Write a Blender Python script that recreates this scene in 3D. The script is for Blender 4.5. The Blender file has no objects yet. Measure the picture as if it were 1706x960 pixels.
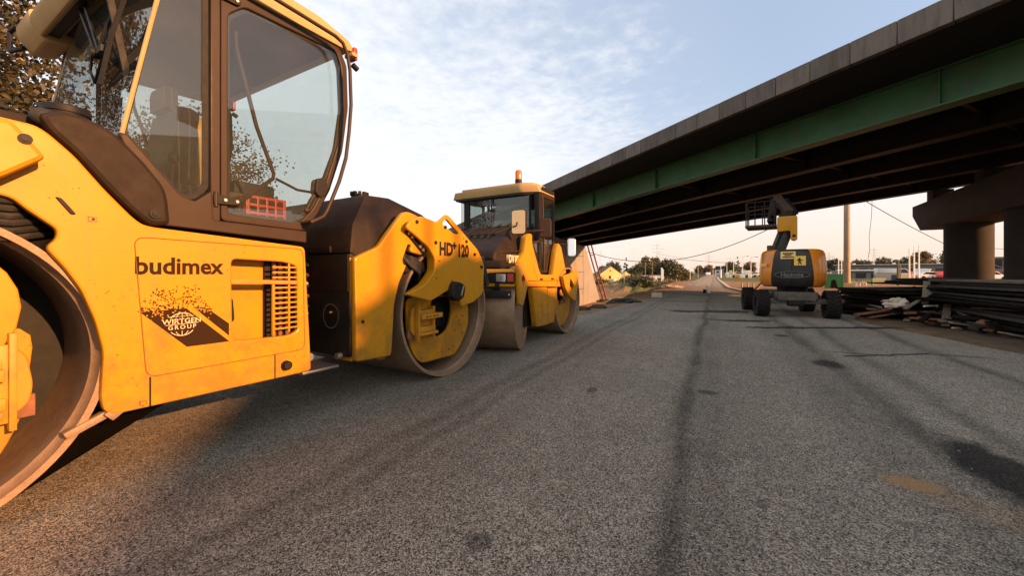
import bpy, bmesh, math, random
from mathutils import Vector, Matrix, noise
from mathutils.geometry import tessellate_polygon
R = math.radians
random.seed(7)
SC = bpy.context.scene
COL = SC.collection

# ---------------------------------------------------------------- materials
def nt(name):
    m = bpy.data.materials.new(name); m.use_nodes = True
    t = m.node_tree
    for n in list(t.nodes): t.nodes.remove(n)
    out = t.nodes.new('ShaderNodeOutputMaterial')
    return m, t, out
def N(t, typ, ins=None, **kw):
    n = t.nodes.new(typ)
    for k, v in kw.items(): setattr(n, k, v)
    if ins:
        for k, v in ins.items():
            s = n.inputs[k]
            if hasattr(v, 'is_linked') or isinstance(v, bpy.types.NodeSocket): t.links.new(v, s)
            else: s.default_value = v
    return n
def c4(c): return (c[0], c[1], c[2], 1.0)
def mth(t, op, a, b=None, c=None, clamp=False):
    n = t.nodes.new('ShaderNodeMath'); n.operation = op; n.use_clamp = clamp
    for i, v in enumerate((a, b, c)):
        if v is None: continue
        if isinstance(v, bpy.types.NodeSocket): t.links.new(v, n.inputs[i])
        else: n.inputs[i].default_value = v
    return n.outputs[0]
def mixc(t, f, a, b, blend='MIX'):
    n = t.nodes.new('ShaderNodeMix'); n.data_type = 'RGBA'; n.blend_type = blend
    for i, v in ((0, f), (6, a), (7, b)):
        if isinstance(v, bpy.types.NodeSocket): t.links.new(v, n.inputs[i])
        else: n.inputs[i].default_value = v if i == 0 else c4(v)
    return n.outputs[2]
def ramp(t, f, stops):
    n = t.nodes.new('ShaderNodeValToRGB'); t.links.new(f, n.inputs[0])
    e = n.color_ramp.elements
    while len(e) < len(stops): e.new(0.5)
    for i, (p, c) in enumerate(stops):
        e[i].position = p; e[i].color = c4(c) if not isinstance(c, (int, float)) else (c, c, c, 1)
    return n.outputs[0]
def coord(t, kind='Object'): return t.nodes.new('ShaderNodeTexCoord').outputs[kind]
def noi(t, co, scale, detail=4, rough=0.55, dist=0.0):
    return N(t, 'ShaderNodeTexNoise', {'Vector': co, 'Scale': scale, 'Detail': detail, 'Roughness': rough, 'Distortion': dist}).outputs['Fac']

def surf(name, col, rough=0.5, metal=0.0, var=0.25, scale=4.0, dirt=None, dirt_amt=0.3, bump=0.0, bscale=60.0, spec=0.5, fine=0.0, objvar=0.0, coat=0.0, streak=False, spots=0.0, mud=0.0):
    """principled surface with mottling, dirt patches, fine grain, bump"""
    m, t, out = nt(name)
    co = coord(t)
    n1 = noi(t, co, scale, 5, 0.6)
    lo = [max(0, x * (1 - var)) for x in col]; hi = [min(1, x * (1 + var)) for x in col]
    c = ramp(t, n1, [(0.3, lo), (0.7, hi)])
    if fine:
        n3 = noi(t, co, bscale * 2, 2, 0.5)
        c = mixc(t, 1.0, c, ramp(t, n3, [(0.3, 1 - fine), (0.7, 1.0)]), 'MULTIPLY')
    if dirt:
        vec = co
        if streak:
            mp = N(t, 'ShaderNodeMapping', {'Vector': co}); mp.inputs['Scale'].default_value = (3, 3, 0.35); vec = mp.outputs[0]
        n2 = noi(t, vec, scale * 1.7, 8, 0.72)
        c = mixc(t, mth(t, 'MULTIPLY', ramp(t, n2, [(0.48, 0.0), (0.72, 1.0)]), dirt_amt), c, dirt)
    if spots:
        sp = mth(t, 'MULTIPLY', ramp(t, noi(t, co, 55, 2, 0.5), [(0.70, 0.0), (0.74, 1.0)]), ramp(t, noi(t, co, 3.1, 3, 0.6), [(0.42, 0.0), (0.62, 1.0)]))
        c = mixc(t, mth(t, 'MULTIPLY', sp, spots), c, (0.05, 0.03, 0.015))
        sc = ramp(t, noi(t, N(t, 'ShaderNodeMapping', {'Vector': co, 'Scale': (9, 1.2, 34), 'Rotation': (0.3, 0, 0)}).outputs[0], 5.0, 2, 0.5), [(0.69, 0.0), (0.72, 1.0)])
        c = mixc(t, mth(t, 'MULTIPLY', sc, spots * 0.5), c, (0.25, 0.13, 0.03))
    if mud:
        zz = N(t, 'ShaderNodeSeparateXYZ', {0: co}).outputs[2]
        mz = N(t, 'ShaderNodeMapRange', {'Value': zz, 'From Min': 1.05, 'From Max': 0.35}).outputs[0]
        mn = ramp(t, mth(t, 'ADD', noi(t, co, 7, 8, 0.75), mth(t, 'MULTIPLY', mz, 0.26)), [(0.60, 0.0), (0.80, 1.0)])
        c = mixc(t, mth(t, 'MULTIPLY', mn, mud), c, (0.15, 0.085, 0.03))
    if objvar:
        oi = t.nodes.new('ShaderNodeObjectInfo')
        mr = N(t, 'ShaderNodeMapRange', {'Value': oi.outputs['Random'], 'To Min': 1 - objvar, 'To Max': 1 + objvar})
        hsv = N(t, 'ShaderNodeHueSaturation', {'Color': c, 'Value': mr.outputs[0]}); c = hsv.outputs[0]
    b = N(t, 'ShaderNodeBsdfPrincipled', {'Base Color': c, 'Metallic': metal, 'Specular IOR Level': spec})
    if coat: b.inputs['Coat Weight'].default_value = coat; b.inputs['Coat Roughness'].default_value = 0.15
    r = N(t, 'ShaderNodeMapRange', {'Value': noi(t, co, scale * 3, 4), 'To Min': max(0.04, rough - 0.12), 'To Max': min(1, rough + 0.12)})
    t.links.new(r.outputs[0], b.inputs['Roughness'])
    if bump:
        bp = N(t, 'ShaderNodeBump', {'Height': noi(t, co, bscale, 3), 'Strength': bump, 'Distance': 0.01})
        t.links.new(bp.outputs[0], b.inputs['Normal'])
    t.links.new(b.outputs[0], out.inputs[0])
    return m

def glass(name, tint, dust=0.08, dustcol=(0.35, 0.33, 0.28), rough=0.02):
    m, t, out = nt(name)
    tr = N(t, 'ShaderNodeBsdfTransparent', {'Color': c4(tint)})
    gl = N(t, 'ShaderNodeBsdfGlossy', {'Color': (1, 1, 1, 1), 'Roughness': rough})
    lw = N(t, 'ShaderNodeLayerWeight', {'Blend': 0.5})
    fr2 = mth(t, 'ADD', mth(t, 'MULTIPLY', mth(t, 'POWER', lw.outputs['Facing'], 4.0), 0.85), 0.045, clamp=True)
    mx = N(t, 'ShaderNodeMixShader', {0: fr2, 1: tr.outputs[0], 2: gl.outputs[0]})
    df = N(t, 'ShaderNodeBsdfDiffuse', {'Color': c4(dustcol)})
    co = coord(t)
    d = ramp(t, noi(t, co, 2.5, 6, 0.65), [(0.25, dust * 0.5), (0.8, dust * 1.6)])
    mx2 = N(t, 'ShaderNodeMixShader', {0: d, 1: mx.outputs[0], 2: df.outputs[0]})
    t.links.new(mx2.outputs[0], out.inputs[0])
    return m

M = {}
YEL = (0.50, 0.225, 0.003)
M['yellow'] = surf('yellow_paint', YEL, 0.42, var=0.06, scale=2.2, dirt=(0.30, 0.17, 0.05), dirt_amt=0.38, coat=0.08, spec=0.3, streak=True, spots=0.9, mud=0.5)
M['yellow_worn'] = surf('worn_yellow_paint', (0.48, 0.215, 0.010), 0.5, var=0.08, scale=4, dirt=(0.16, 0.09, 0.04), dirt_amt=0.6)
M['brown'] = surf('brown_plastic', (0.017, 0.010, 0.006), 0.6, var=0.15, scale=5, dirt=(0.045, 0.028, 0.018), dirt_amt=0.4, spec=0.2, bump=0.15, bscale=350)
M['black'] = surf('black_paint', (0.008, 0.007, 0.006), 0.6, var=0.2, scale=8, dirt=(0.03, 0.022, 0.016), dirt_amt=0.35, spec=0.3)
M['shadow_black'] = surf('painted_shadow_black', (0.003, 0.0027, 0.0025), 0.95, spec=0.0, var=0.3)  # near-black colour standing in for the shadow beside the drum
M['rubber'] = surf('black_rubber', (0.014, 0.014, 0.014), 0.75, var=0.3, scale=15, dirt=(0.06, 0.05, 0.04), dirt_amt=0.5)
M['steel'] = surf('drum_steel', (0.30, 0.20, 0.125), 0.55, metal=0.25, var=0.16, scale=6, dirt=(0.12, 0.07, 0.04), dirt_amt=0.5, bump=0.2, bscale=90, fine=0.15)
M['silver'] = surf('zinc_steel', (0.55, 0.5, 0.44), 0.35, metal=0.9, var=0.1, scale=30)
M['seam'] = surf('grimy_seam', (0.16, 0.07, 0.012), 0.8, var=0.4, scale=9)
M['rust'] = surf('rusty_steel', (0.20, 0.08, 0.04), 0.75, var=0.35, scale=9, dirt=(0.06, 0.03, 0.02), dirt_amt=0.6)
M['decal'] = surf('brown_decal', (0.026, 0.011, 0.004), 0.6, spec=0.1, var=0.05, scale=3)
M['cream_ink'] = surf('cream_print', (0.62, 0.50, 0.30), 0.5, var=0.04)
M['cream'] = surf('cream_roof_paint', (0.44, 0.29, 0.12), 0.5, spec=0.3, var=0.08, scale=3, dirt=(0.25, 0.16, 0.08), dirt_amt=0.35)
M['glass'] = glass('dusty_tinted_glass', (0.80, 0.835, 0.825), 0.09, (0.22, 0.22, 0.20))
M['glass_clear'] = glass('cab_glass', (0.84, 0.885, 0.87), 0.035)
M['glass_dark'] = glass('dark_cab_glass', (0.74, 0.785, 0.775), 0.035)
M['bronze'] = surf('bronze_frame', (0.034, 0.019, 0.011), 0.5, spec=0.25, var=0.12, scale=6)
M['liner'] = surf('grey_headliner', (0.03, 0.035, 0.035), 0.9, var=0.15)
M['seat'] = surf('seat_fabric', (0.07, 0.06, 0.045), 0.9, var=0.2, scale=20)
M['jacket'] = surf('ochre_jacket_cloth', (0.50, 0.34, 0.12), 0.9, var=0.2, scale=8)
M['red'] = surf('red_plastic', (0.40, 0.03, 0.012), 0.4, var=0.1)
M['amber'] = surf('amber_lens', (0.8, 0.13, 0.01), 0.2, var=0.08)
M['white'] = surf('white_paint', (0.8, 0.77, 0.7), 0.5, var=0.06)
M['mirror'] = surf('mirror_glass', (0.75, 0.75, 0.74), 0.08, metal=1.0, var=0.03)
M['lens'] = surf('clear_lamp_lens', (0.55, 0.52, 0.46), 0.15, metal=0.6, var=0.2, scale=25)

# ---------------------------------------------------------------- mesh helpers
class MB:
    def __init__(s): s.v = []; s.f = []
    def add(s, vs, fs):
        o = len(s.v); s.v += [tuple(x) for x in vs]; s.f += [tuple(i + o for i in f) for f in fs]; return s
    def box(s, c, d, rot=None):
        vs = []
        for z in (-.5, .5):
            for x, y in ((-.5, -.5), (.5, -.5), (.5, .5), (-.5, .5)):
                p = Vector((x * d[0], y * d[1], z * d[2]))
                if rot is not None: p = rot @ p
                vs.append(p + Vector(c))
        return s.add(vs, [(3, 2, 1, 0), (4, 5, 6, 7), (0, 1, 5, 4), (1, 2, 6, 5), (2, 3, 7, 6), (3, 0, 4, 7)])
    def hexa(s, b4, t4):
        return s.add(list(b4) + list(t4), [(3, 2, 1, 0), (4, 5, 6, 7), (0, 1, 5, 4), (1, 2, 6, 5), (2, 3, 7, 6), (3, 0, 4, 7)])
    def prism(s, pts, fn, a, b):
        n = len(pts); va = [fn(p, a) for p in pts]; vb = [fn(p, b) for p in pts]
        tri = tessellate_polygon([[Vector((p[0], p[1], 0)) for p in pts]])
        fs = [tuple(t) for t in tri] + [tuple(i + n for i in reversed(t)) for t in tri]
        fs += [(i, i + n, (i + 1) % n + n, (i + 1) % n) for i in range(n)]
        return s.add(va + vb, fs)
    def ring(s, p0, p1, r0, r1, n=24, cap=True):
        p0 = Vector(p0); p1 = Vector(p1); d = (p1 - p0).normalized()
        a = d.orthogonal().normalized(); b = d.cross(a)
        vs = []
        for p, r in ((p0, r0), (p1, r1)):
            for i in range(n):
                w = 2 * math.pi * i / n; vs.append(p + (a * math.cos(w) + b * math.sin(w)) * r)
        fs = [(i, (i + 1) % n, (i + 1) % n + n, i + n) for i in range(n)]
        if cap: fs += [tuple(reversed(range(n))), tuple(range(n, 2 * n))]
        return s.add(vs, fs)
    def cyl(s, p0, p1, r, n=20): return s.ring(p0, p1, r, r, n)
    def tube(s, pts, r, n=8):
        pts = [Vector(p) for p in pts]; m = len(pts); vs = []; prev = None
        for i, p in enumerate(pts):
            d = ((pts[min(i + 1, m - 1)] - pts[max(i - 1, 0)])).normalized()
            if prev is None: a = d.orthogonal().normalized()
            else: a = (prev - d * prev.dot(d)).normalized()
            prev = a; b = d.cross(a)
            for k in range(n):
                w = 2 * math.pi * k / n; vs.append(p + (a * math.cos(w) + b * math.sin(w)) * r)
        fs = []
        for i in range(m - 1):
            for k in range(n): fs.append((i * n + k, i * n + (k + 1) % n, (i + 1) * n + (k + 1) % n, (i + 1) * n + k))
        fs += [tuple(reversed(range(n))), tuple(range((m - 1) * n, m * n))]
        return s.add(vs, fs)
    def lathe(s, prof, o, ax, n=48, closed=True):
        """prof: (radius, distance along ax) closed loop"""
        o = Vector(o); ax = Vector(ax).normalized(); a = ax.orthogonal().normalized(); b = ax.cross(a)
        m = len(prof); vs = []
        for i in range(n):
            w = 2 * math.pi * i / n; d = a * math.cos(w) + b * math.sin(w)
            for r, h in prof: vs.append(o + d * r + ax * h)
        fs = []
        for i in range(n):
            j = (i + 1) % n
            for k in range(m if closed else m - 1):
                k2 = (k + 1) % m; fs.append((i * m + k, j * m + k, j * m + k2, i * m + k2))
        return s.add(vs, fs)
    def sph(s, c, r, sc=(1, 1, 1), n=12, rot=None):
        vs = []; m = n // 2
        for j in range(m + 1):
            th = math.pi * j / m
            for i in range(n):
                ph = 2 * math.pi * i / n
                p = Vector((math.sin(th) * math.cos(ph) * sc[0], math.sin(th) * math.sin(ph) * sc[1], math.cos(th) * sc[2])) * r
                if rot is not None: p = rot @ p
                vs.append(p + Vector(c))
        fs = []
        for j in range(m):
            for i in range(n):
                fs.append((j * n + i, (j + 1) * n + i, (j + 1) * n + (i + 1) % n, j * n + (i + 1) % n))
        return s.add(vs, fs)
    def mesh(s, name, bevel=0.0, segs=2, smooth=38):
        me = bpy.data.meshes.new(name); me.from_pydata(s.v, [], s.f)
        bm = bmesh.new(); bm.from_mesh(me)
        bmesh.ops.remove_doubles(bm, verts=bm.verts, dist=1e-5)
        bmesh.ops.recalc_face_normals(bm, faces=bm.faces)
        if bevel:
            es = [e for e in bm.edges if len(e.link_faces) == 2 and e.calc_face_angle(0) > R(25)]
            bmesh.ops.bevel(bm, geom=es, offset=bevel, segments=segs, profile=0.6, affect='EDGES', clamp_overlap=True)
        bm.to_mesh(me); bm.free()
        shade(me, smooth); return me
    def build(s, name, mat, parent=None, bevel=0.0, segs=2, smooth=38):
        return link(name, s.mesh(name, bevel, segs, smooth), mat, parent)
def shade(me, ang=38):
    if ang:
        for p in me.polygons: p.use_smooth = True
        me.set_sharp_from_angle(angle=R(ang))
def link(name, me, mat, parent=None):
    o = bpy.data.objects.new(name, me); COL.objects.link(o)
    if mat is not None:
        me.materials.clear(); me.materials.append(M[mat] if isinstance(mat, str) else mat)
    if parent: o.parent = parent
    return o
def rnd(pts, r=0.03, n=3):
    """round the corners of a closed 2D outline"""
    out = []; m = len(pts)
    for i in range(m):
        p = Vector(pts[i][:2]); a = Vector(pts[i - 1][:2]); b = Vector(pts[(i + 1) % m][:2])
        da = a - p; db = b - p
        rr = min(r, da.length * 0.45, db.length * 0.45)
        if rr < 1e-4: out.append(tuple(p)); continue
        s = p + da.normalized() * rr; e = p + db.normalized() * rr
        for k in range(n + 1):
            t = k / n; out.append(tuple(s * (1 - t) ** 2 + p * 2 * t * (1 - t) + e * t * t))
    return out
def curve_mesh(loops, half, bev):
    cu = bpy.data.curves.new('outline', 'CURVE'); cu.dimensions = '2D'; cu.fill_mode = 'BOTH'
    cu.extrude = max(half - bev, 0.0); cu.bevel_depth = bev; cu.bevel_resolution = 1; cu.offset = -bev
    for lp in loops:
        sp = cu.splines.new('POLY'); sp.points.add(len(lp) - 1)
        for q, p in zip(sp.points, lp): q.co = (p[0], p[1], 0, 1)
        sp.use_cyclic_u = True
    ob = bpy.data.objects.new('outline', cu)
    me = bpy.data.meshes.new_from_object(ob)
    bpy.data.objects.remove(ob); bpy.data.curves.remove(cu)
    return me
SIDE = Matrix(((0, 0, 1, 0), (1, 0, 0, 0), (0, 1, 0, 0), (0, 0, 0, 1)))      # 2D (u,z) -> local y,z ; depth -> local x
FRONT = Matrix(((1, 0, 0, 0), (0, 0, -1, 0), (0, 1, 0, 0), (0, 0, 0, 1)))    # 2D (x,z) -> local x,z ; depth -> local -y
def plate(name, outline, v0, v1, mat, parent, bev=0.006, holes=(), r=0.02, oy=0.0, mtx=SIDE, smooth=38):
    """flat plate from a 2D outline between depths v0 and v1"""
    lp = [rnd([(p[0] - oy, p[1]) for p in outline], r) if r else [(p[0] - oy, p[1]) for p in outline]]
    for h in holes: lp.append(rnd([(p[0] - oy, p[1]) for p in h], r) if r else [(p[0] - oy, p[1]) for p in h])
    me = curve_mesh(lp, abs(v1 - v0) / 2, bev)
    me.transform(mtx @ Matrix.Translation((0, 0, (v0 + v1) / 2)))
    shade(me, smooth); me.name = name
    return link(name, me, mat, parent)
def text(name, body, size, mat, parent, mtx, sx=1.0, bold=0.0, ext=0.001, spacing=1.0, align='LEFT'):
    cu = bpy.data.curves.new('lettering', 'FONT'); cu.body = body; cu.size = size; cu.extrude = ext; cu.offset = bold
    cu.space_character = spacing; cu.align_x = align; cu.resolution_u = 3
    ob = bpy.data.objects.new('lettering', cu)
    me = bpy.data.meshes.new_from_object(ob)
    bpy.data.objects.remove(ob); bpy.data.curves.remove(cu)
    me.transform(mtx @ Matrix.Diagonal((sx, 1, 1, 1))); me.name = name
    return link(name, me, mat, parent)
def on_side(u, z, v): return Matrix.Translation((v, u, z)) @ SIDE
def on_front(x, z, y): return Matrix.Translation((x, y, z)) @ FRONT
def thing(name, label, cat, loc=(0, 0, 0), rz=0.0, group=None):
    o = bpy.data.objects.new(name, None); COL.objects.link(o); o.location = loc; o.rotation_euler = (0, 0, rz)
    o.empty_display_size = 0.3
    return tag(o, label, cat, group)
def tag(o, label=None, cat=None, group=None, kind=None):
    if label: o['label'] = label
    if cat: o['category'] = cat
    if group: o['group'] = group
    if kind: o['kind'] = kind
    return o
def dup(o, parent=None):
    c = o.copy(); COL.objects.link(c)
    if parent: c.parent = parent
    for ch in list(o.children): dup(ch, c)
    return c
def bolts(name, pts, v, r, parent, mat='silver', h=0.012, oy=0.0):
    for y, z in pts:
        MB().cyl((v, y - oy, z), (v + h, y - oy, z), r, 6).build(name, mat, parent, 0)

# ---------------------------------------------------------------- camera, sky, sun
TH = math.atan((1190 - 853) / 650.0)
cam = bpy.data.cameras.new('camera'); co_ = bpy.data.objects.new('camera', cam); COL.objects.link(co_)
co_.location = (0, 0, 1.10); co_.rotation_euler = (R(90), 0, TH)
cam.sensor_width = 36; cam.lens = 650.0 / 1706 * 36; cam.shift_y = -25.0 / 1706
cam.clip_end = 6000; cam.clip_start = 0.05
SC.camera = co_
SUN_DIR = Vector((3.0, -0.16, 1.0)).normalized()
el = math.asin(SUN_DIR.z); az = math.atan2(SUN_DIR.x, SUN_DIR.y)
sl = bpy.data.lights.new('sun', 'SUN'); sl.energy = 5.0; sl.angle = R(0.55); sl.color = (1.0, 0.46, 0.17)
so = bpy.data.objects.new('sun', sl); COL.objects.link(so); so.location = (40, 0, 30)
so.rotation_euler = (-SUN_DIR).to_track_quat('-Z', 'Y').to_euler()
w = bpy.data.worlds.new('World'); SC.world = w; w.use_nodes = True
t = w.node_tree
for n in list(t.nodes): t.nodes.remove(n)
wo = t.nodes.new('ShaderNodeOutputWorld')
sky = t.nodes.new('ShaderNodeTexSky'); sky.sky_type = 'NISHITA'; sky.sun_disc = False
sky.sun_elevation = el; sky.sun_rotation = az; sky.air_density = 1.0; sky.dust_density = 2.2; sky.ozone_density = 1.5
gen = t.nodes.new('ShaderNodeTexCoord').outputs['Generated']
sx = N(t, 'ShaderNodeSeparateXYZ', {0: gen})
# clouds on a flat layer high above: direction divided by height
zc = mth(t, 'MAXIMUM', sx.outputs[2], 0.06)
px = mth(t, 'DIVIDE', sx.outputs[0], zc); py = mth(t, 'DIVIDE', sx.outputs[1], zc)
cv = N(t, 'ShaderNodeCombineXYZ', {0: px, 1: py, 2: 0.0}).outputs[0]
puff = noi(t, cv, 10.0, 4, 0.6, 0.15)
wisp = noi(t, cv, 1.1, 4, 0.5, 0.4)
# the cloud bank lies west of the road ahead
dirm = mth(t, 'ADD', mth(t, 'MULTIPLY', sx.outputs[0], -0.80), mth(t, 'MULTIPLY', sx.outputs[1], 0.60))
bank = N(t, 'ShaderNodeMapRange', {'Value': dirm, 'From Min': 0.45, 'From Max': 0.92, 'To Min': 0.0, 'To Max': 1.0}).outputs[0]
cm = mth(t, 'ADD', mth(t, 'MULTIPLY', puff, 0.46), mth(t, 'MULTIPLY', wisp, 0.62))
cm = mth(t, 'ADD', cm, mth(t, 'MULTIPLY', bank, 0.50))
cf = N(t, 'ShaderNodeMapRange', {'Value': cm, 'From Min': 0.68, 'From Max': 1.10, 'To Min': 0.0, 'To Max': 0.75}, interpolation_type='SMOOTHSTEP').outputs[0]
pale = mixc(t, 0.62, sky.outputs[0], (2.30, 2.72, 3.45))
pale = mixc(t, mth(t, 'MULTIPLY', bank, 0.30), pale, (4.4, 4.5, 4.7))
# bright sky added behind the viewer as fill light, thin puffs ahead
back = N(t, 'ShaderNodeMapRange', {'Value': sx.outputs[1], 'From Min': 0.05, 'From Max': -0.35, 'To Min': 0.0, 'To Max': 0.9}, interpolation_type='SMOOTHSTEP').outputs[0]
hz = N(t, 'ShaderNodeMapRange', {'Value': sx.outputs[2], 'From Min': 0.0, 'From Max': 0.40, 'To Min': 0.95, 'To Max': 0.0}, interpolation_type='SMOOTHSTEP').outputs[0]
hcol = mixc(t, N(t, 'ShaderNodeMapRange', {'Value': sx.outputs[2], 'From Min': 0.0, 'From Max': 0.16}).outputs[0], (4.1, 3.15, 2.45), (4.8, 4.4, 3.95))
skyc = mixc(t, hz, pale, hcol)
skyc = mixc(t, mth(t, 'MULTIPLY', cf, mth(t, 'SUBTRACT', 1.0, mth(t, 'MULTIPLY', hz, 0.6))), skyc, (4.5, 4.5, 4.5))
skyc = mixc(t, back, skyc, (4.9, 4.75, 4.6))
bg = N(t, 'ShaderNodeBackground', {'Color': skyc, 'Strength': 0.116})
t.links.new(bg.outputs[0], wo.inputs[0])
vs = SC.view_settings
vs.view_transform = 'Standard'; vs.look = 'None'; vs.gamma = 1; vs.use_curve_mapping = False; vs.exposure = 1.10
SC.cycles.max_bounces = 8; SC.cycles.transparent_max_bounces = 16
SC.cycles.sample_clamp_indirect = 6
try: SC.cycles.use_denoising = True
except Exception: pass
# ================================================================ big tandem roller in front
ROLL = R(-2.71)                       # both rollers stand in one line, turned slightly to the road
def rolled(x, y):
    a = -ROLL
    return (x * math.cos(a) + y * math.sin(a), -x * math.sin(a) + y * math.cos(a), 0.0)
OY = 1.645
def make_big_roller():
    T = thing('road_roller', 'big yellow tandem roller in the foreground with budimex lettering on its side', 'road roller', rolled(-3.69, OY), ROLL)
    L = lambda y: y - OY
    def P2(name, pts, v0, v1, mat, par=T, **k): return plate(name, pts, v0, v1, mat, par, oy=OY, **k)
    mir = lambda pts: [(3.27 - y, z) for y, z in pts]
    # ---- drums
    for yc in (-0.03, 3.30):
        d = MB().lathe([(.70, -.99), (.70, .99), (.672, .99), (.668, .93), (.655, .915), (.655, -.915), (.668, -.93), (.672, -.99)], (0, L(yc), .70), (1, 0, 0), 96).build('drum', 'steel', T)
        for s in (1, -1):
            MB().cyl((s * .42, L(yc), .70), (s * .46, L(yc), .70), .654, 48).build('drum_web', 'black', d)
            mm = MB().cyl((s * .46, L(yc), .70), (s * .80, L(yc), .70), .20, 24)
            for k in range(8):
                a = k * math.pi / 4; mm.cyl((s * .79, L(yc) + .15 * math.cos(a), .70 + .15 * math.sin(a)), (s * .83, L(yc) + .15 * math.cos(a), .70 + .15 * math.sin(a)), .02, 8)
            mm.build('vibration_motor', 'black', d)
    # ---- rear (near) module body
    PANEL = [(.30, 1.43), (.365, 1.42), (.401, 1.379), (.493, 1.297), (.491, 1.255), (.458, 1.214), (.517, 1.122), (.569, 1.018), (.615, .867), (.643, .716), (.633, .501), (.643, .43), (.675, .40), (1.707, .395), (1.658, 1.285), (.915, 1.336), (.83, 1.342), (.784, 1.352), (.743, 1.39), (.647, 1.507), (.548, 1.645), (.468, 1.726), (.43, 1.75), (.10, 1.765), (.10, 1.60)]
    for s in (1, -1):
        p = P2('side_panel', PANEL, s * .985, s * 1.03, 'yellow', holes=[[(1.195, 1.186), (1.505, 1.175), (1.60, 1.15), (1.612, .70), (1.55, .672), (1.20, .684)]], bev=.010, r=.03)
        # engine grille recess behind the opening
        P2('grille_recess', [(1.15, 1.22), (1.50, 1.22), (1.50, .65), (1.15, .65)], s * .86, s * .90, 'yellow', p, bev=.003, r=0)
        P2('recess_wall', [(1.165, 1.22), (1.193, 1.22), (1.193, .65), (1.165, .65)], s * .90, s * .984, 'yellow', p, bev=.002, r=0)
        P2('radiator', [(1.44, 1.22), (1.66, 1.22), (1.66, .65), (1.44, .65)], s * .91, s * .925, 'black', p, bev=.002, r=0)
        g = MB()
        for k in range(13):
            z = .725 + k * .0345
            if 9 <= k < 10: continue
            g.box((s * 1.017, L(1.535), z), (.014, .19, .011))
        g.box((s * 1.02, L(1.548), .93), (.014, .012, .47)); g.box((s * 1.016, L(1.445), .86), (.02, .014, .36)); g.box((s * 1.016, L(1.612), .91), (.02, .012, .48))
        g.build('grille', 'yellow', p, .002)
        P2('grille_crossbar', [(1.19, 1.062), (1.60, 1.047), (1.60, 1.020), (1.19, 1.035)], s * .99, s * 1.034, 'yellow_worn', p, bev=.004, r=.004)
        pm = MB()
        for y in (1.49, 1.53, 1.58): pm.cyl((s * .945, L(y), .67), (s * .945, L(y), 1.19), .014, 8)
        pm.build('cooler_pipe', 'rust', p)
        P2('recess_latch', [(1.20, .96), (1.235, .94), (1.245, .80), (1.20, .78)], s * .90, s * .96, 'black', p, bev=.004, r=.02)
        # engine door seam: a dark rubber strip following the door edge
        seam = rnd([(.752, 1.285), (1.643, 1.268), (1.655, .560), (.800, .556)], .05, 5)
        MB().tube([(s * 1.031, L(y), z) for y, z in seam + seam[:1]], .0026, 5).build('door_seam', 'seam', p)
        for a, b in (((.815, .556), (.815, .402)), ((1.45, .556), (1.45, .402))):
            MB().tube([(s * 1.031, L(a[0]), a[1]), (s * 1.031, L(b[0]), b[1])], .004, 5).build('panel_seam', 'black', p)
        MB().ring((s * 1.0, L(1.52), .473), (s * 1.06, L(1.52), .473), .034, .03, 20, False).ring((s * 1.06, L(1.52), .473), (s * 1.0, L(1.52), .473), .024, .024, 20).build('tow_socket', 'black', p)
        # brown diagonal cover below the cab and its round plug
        cv = P2('diagonal_cover', [(.43, 1.80), (.516, 1.84), (.602, 1.825), (.68, 1.79), (.785, 1.676), (.868, 1.563), (.884, 1.50), (.896, 1.358), (.81, 1.346), (.737, 1.413), (.643, 1.522), (.544, 1.655), (.465, 1.735)], s * .80, s * 1.055, 'brown', bev=.022, r=.03)
        MB().cyl((s * 1.05, L(.826), 1.41), (s * 1.064, L(.826), 1.41), .024, 20).cyl((s * 1.06, L(.826), 1.41), (s * 1.070, L(.826), 1.41), .013, 8).build('cover_bolt', 'black', cv)
        # rear fork plate, its bearing arm and drum support disc
        fp = P2('fork_plate', [(.439, 1.60), (.436, 1.585), (.322, 1.479), (.15, 1.39), (.03, 1.2), (0., 1.0), (-.1, .85), (-.32, .76), (-.5, .90), (-.52, 1.21), (-.36, 1.45), (-.02, 1.70), (.343, 1.722), (.36, 1.712)], s * 1.0, s * 1.14, 'yellow', bev=.018, r=.03)
        MB().cyl((s * 1.135, L(.385), 1.655), (s * 1.146, L(.385), 1.655), .021, 20).cyl((s * 1.14, L(.385), 1.655), (s * 1.15, L(.385), 1.655), .012, 8).build('plate_bolt', 'black', fp)
        P2('bearing_arm', [(.10 + .305 * math.cos(a * .26), .95 + .305 * math.sin(a * .26)) for a in range(24)], s * .90, s * .95, 'yellow', bev=.006, r=0)
        P2('slot_handle', [(.484, 1.445), (.505, 1.443), (.553, 1.372), (.535, 1.368)], s * 1.02, s * 1.036, 'black', bev=.004, r=.01)
        # stickers
        P2('service_sticker', [(.585, 1.375), (.625, 1.374), (.625, 1.340), (.585, 1.340)], s * 1.03, s * 1.0320, 'yellow_worn', bev=.0003, r=.002)
        MB().tube([(s * 1.033, L(y), z) for y, z in ((.590, 1.367), (.619, 1.366), (.619, 1.347), (.590, 1.347), (.590, 1.367))], .0012, 4).ring((s * 1.0315, L(.607), 1.357), (s * 1.0335, L(.607), 1.357), .006, .006, 12).build('sticker_mark', 'black', T)
        MB().tube([(s * 1.031, L(y), z) for y, z in ((.775, .437), (.800, .437), (.800, .418), (.792, .418), (.788, .410), (.783, .418), (.775, .418), (.775, .437))], .0015, 4).build('jacking_mark', 'black', T)
    MB().box((0, L(1.16), .86), (1.70, 1.06, .90)).build('engine_block', 'black', T, .02)
    MB().box((0, L(1.16), 1.36), (1.78, 1.06, .08)).build('cab_floor', 'black', T, .01)
    MB().box((0, L(-.10), 1.775), (1.90, 1.14, .07)).build('rear_deck', 'brown', T, .02)
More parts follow.
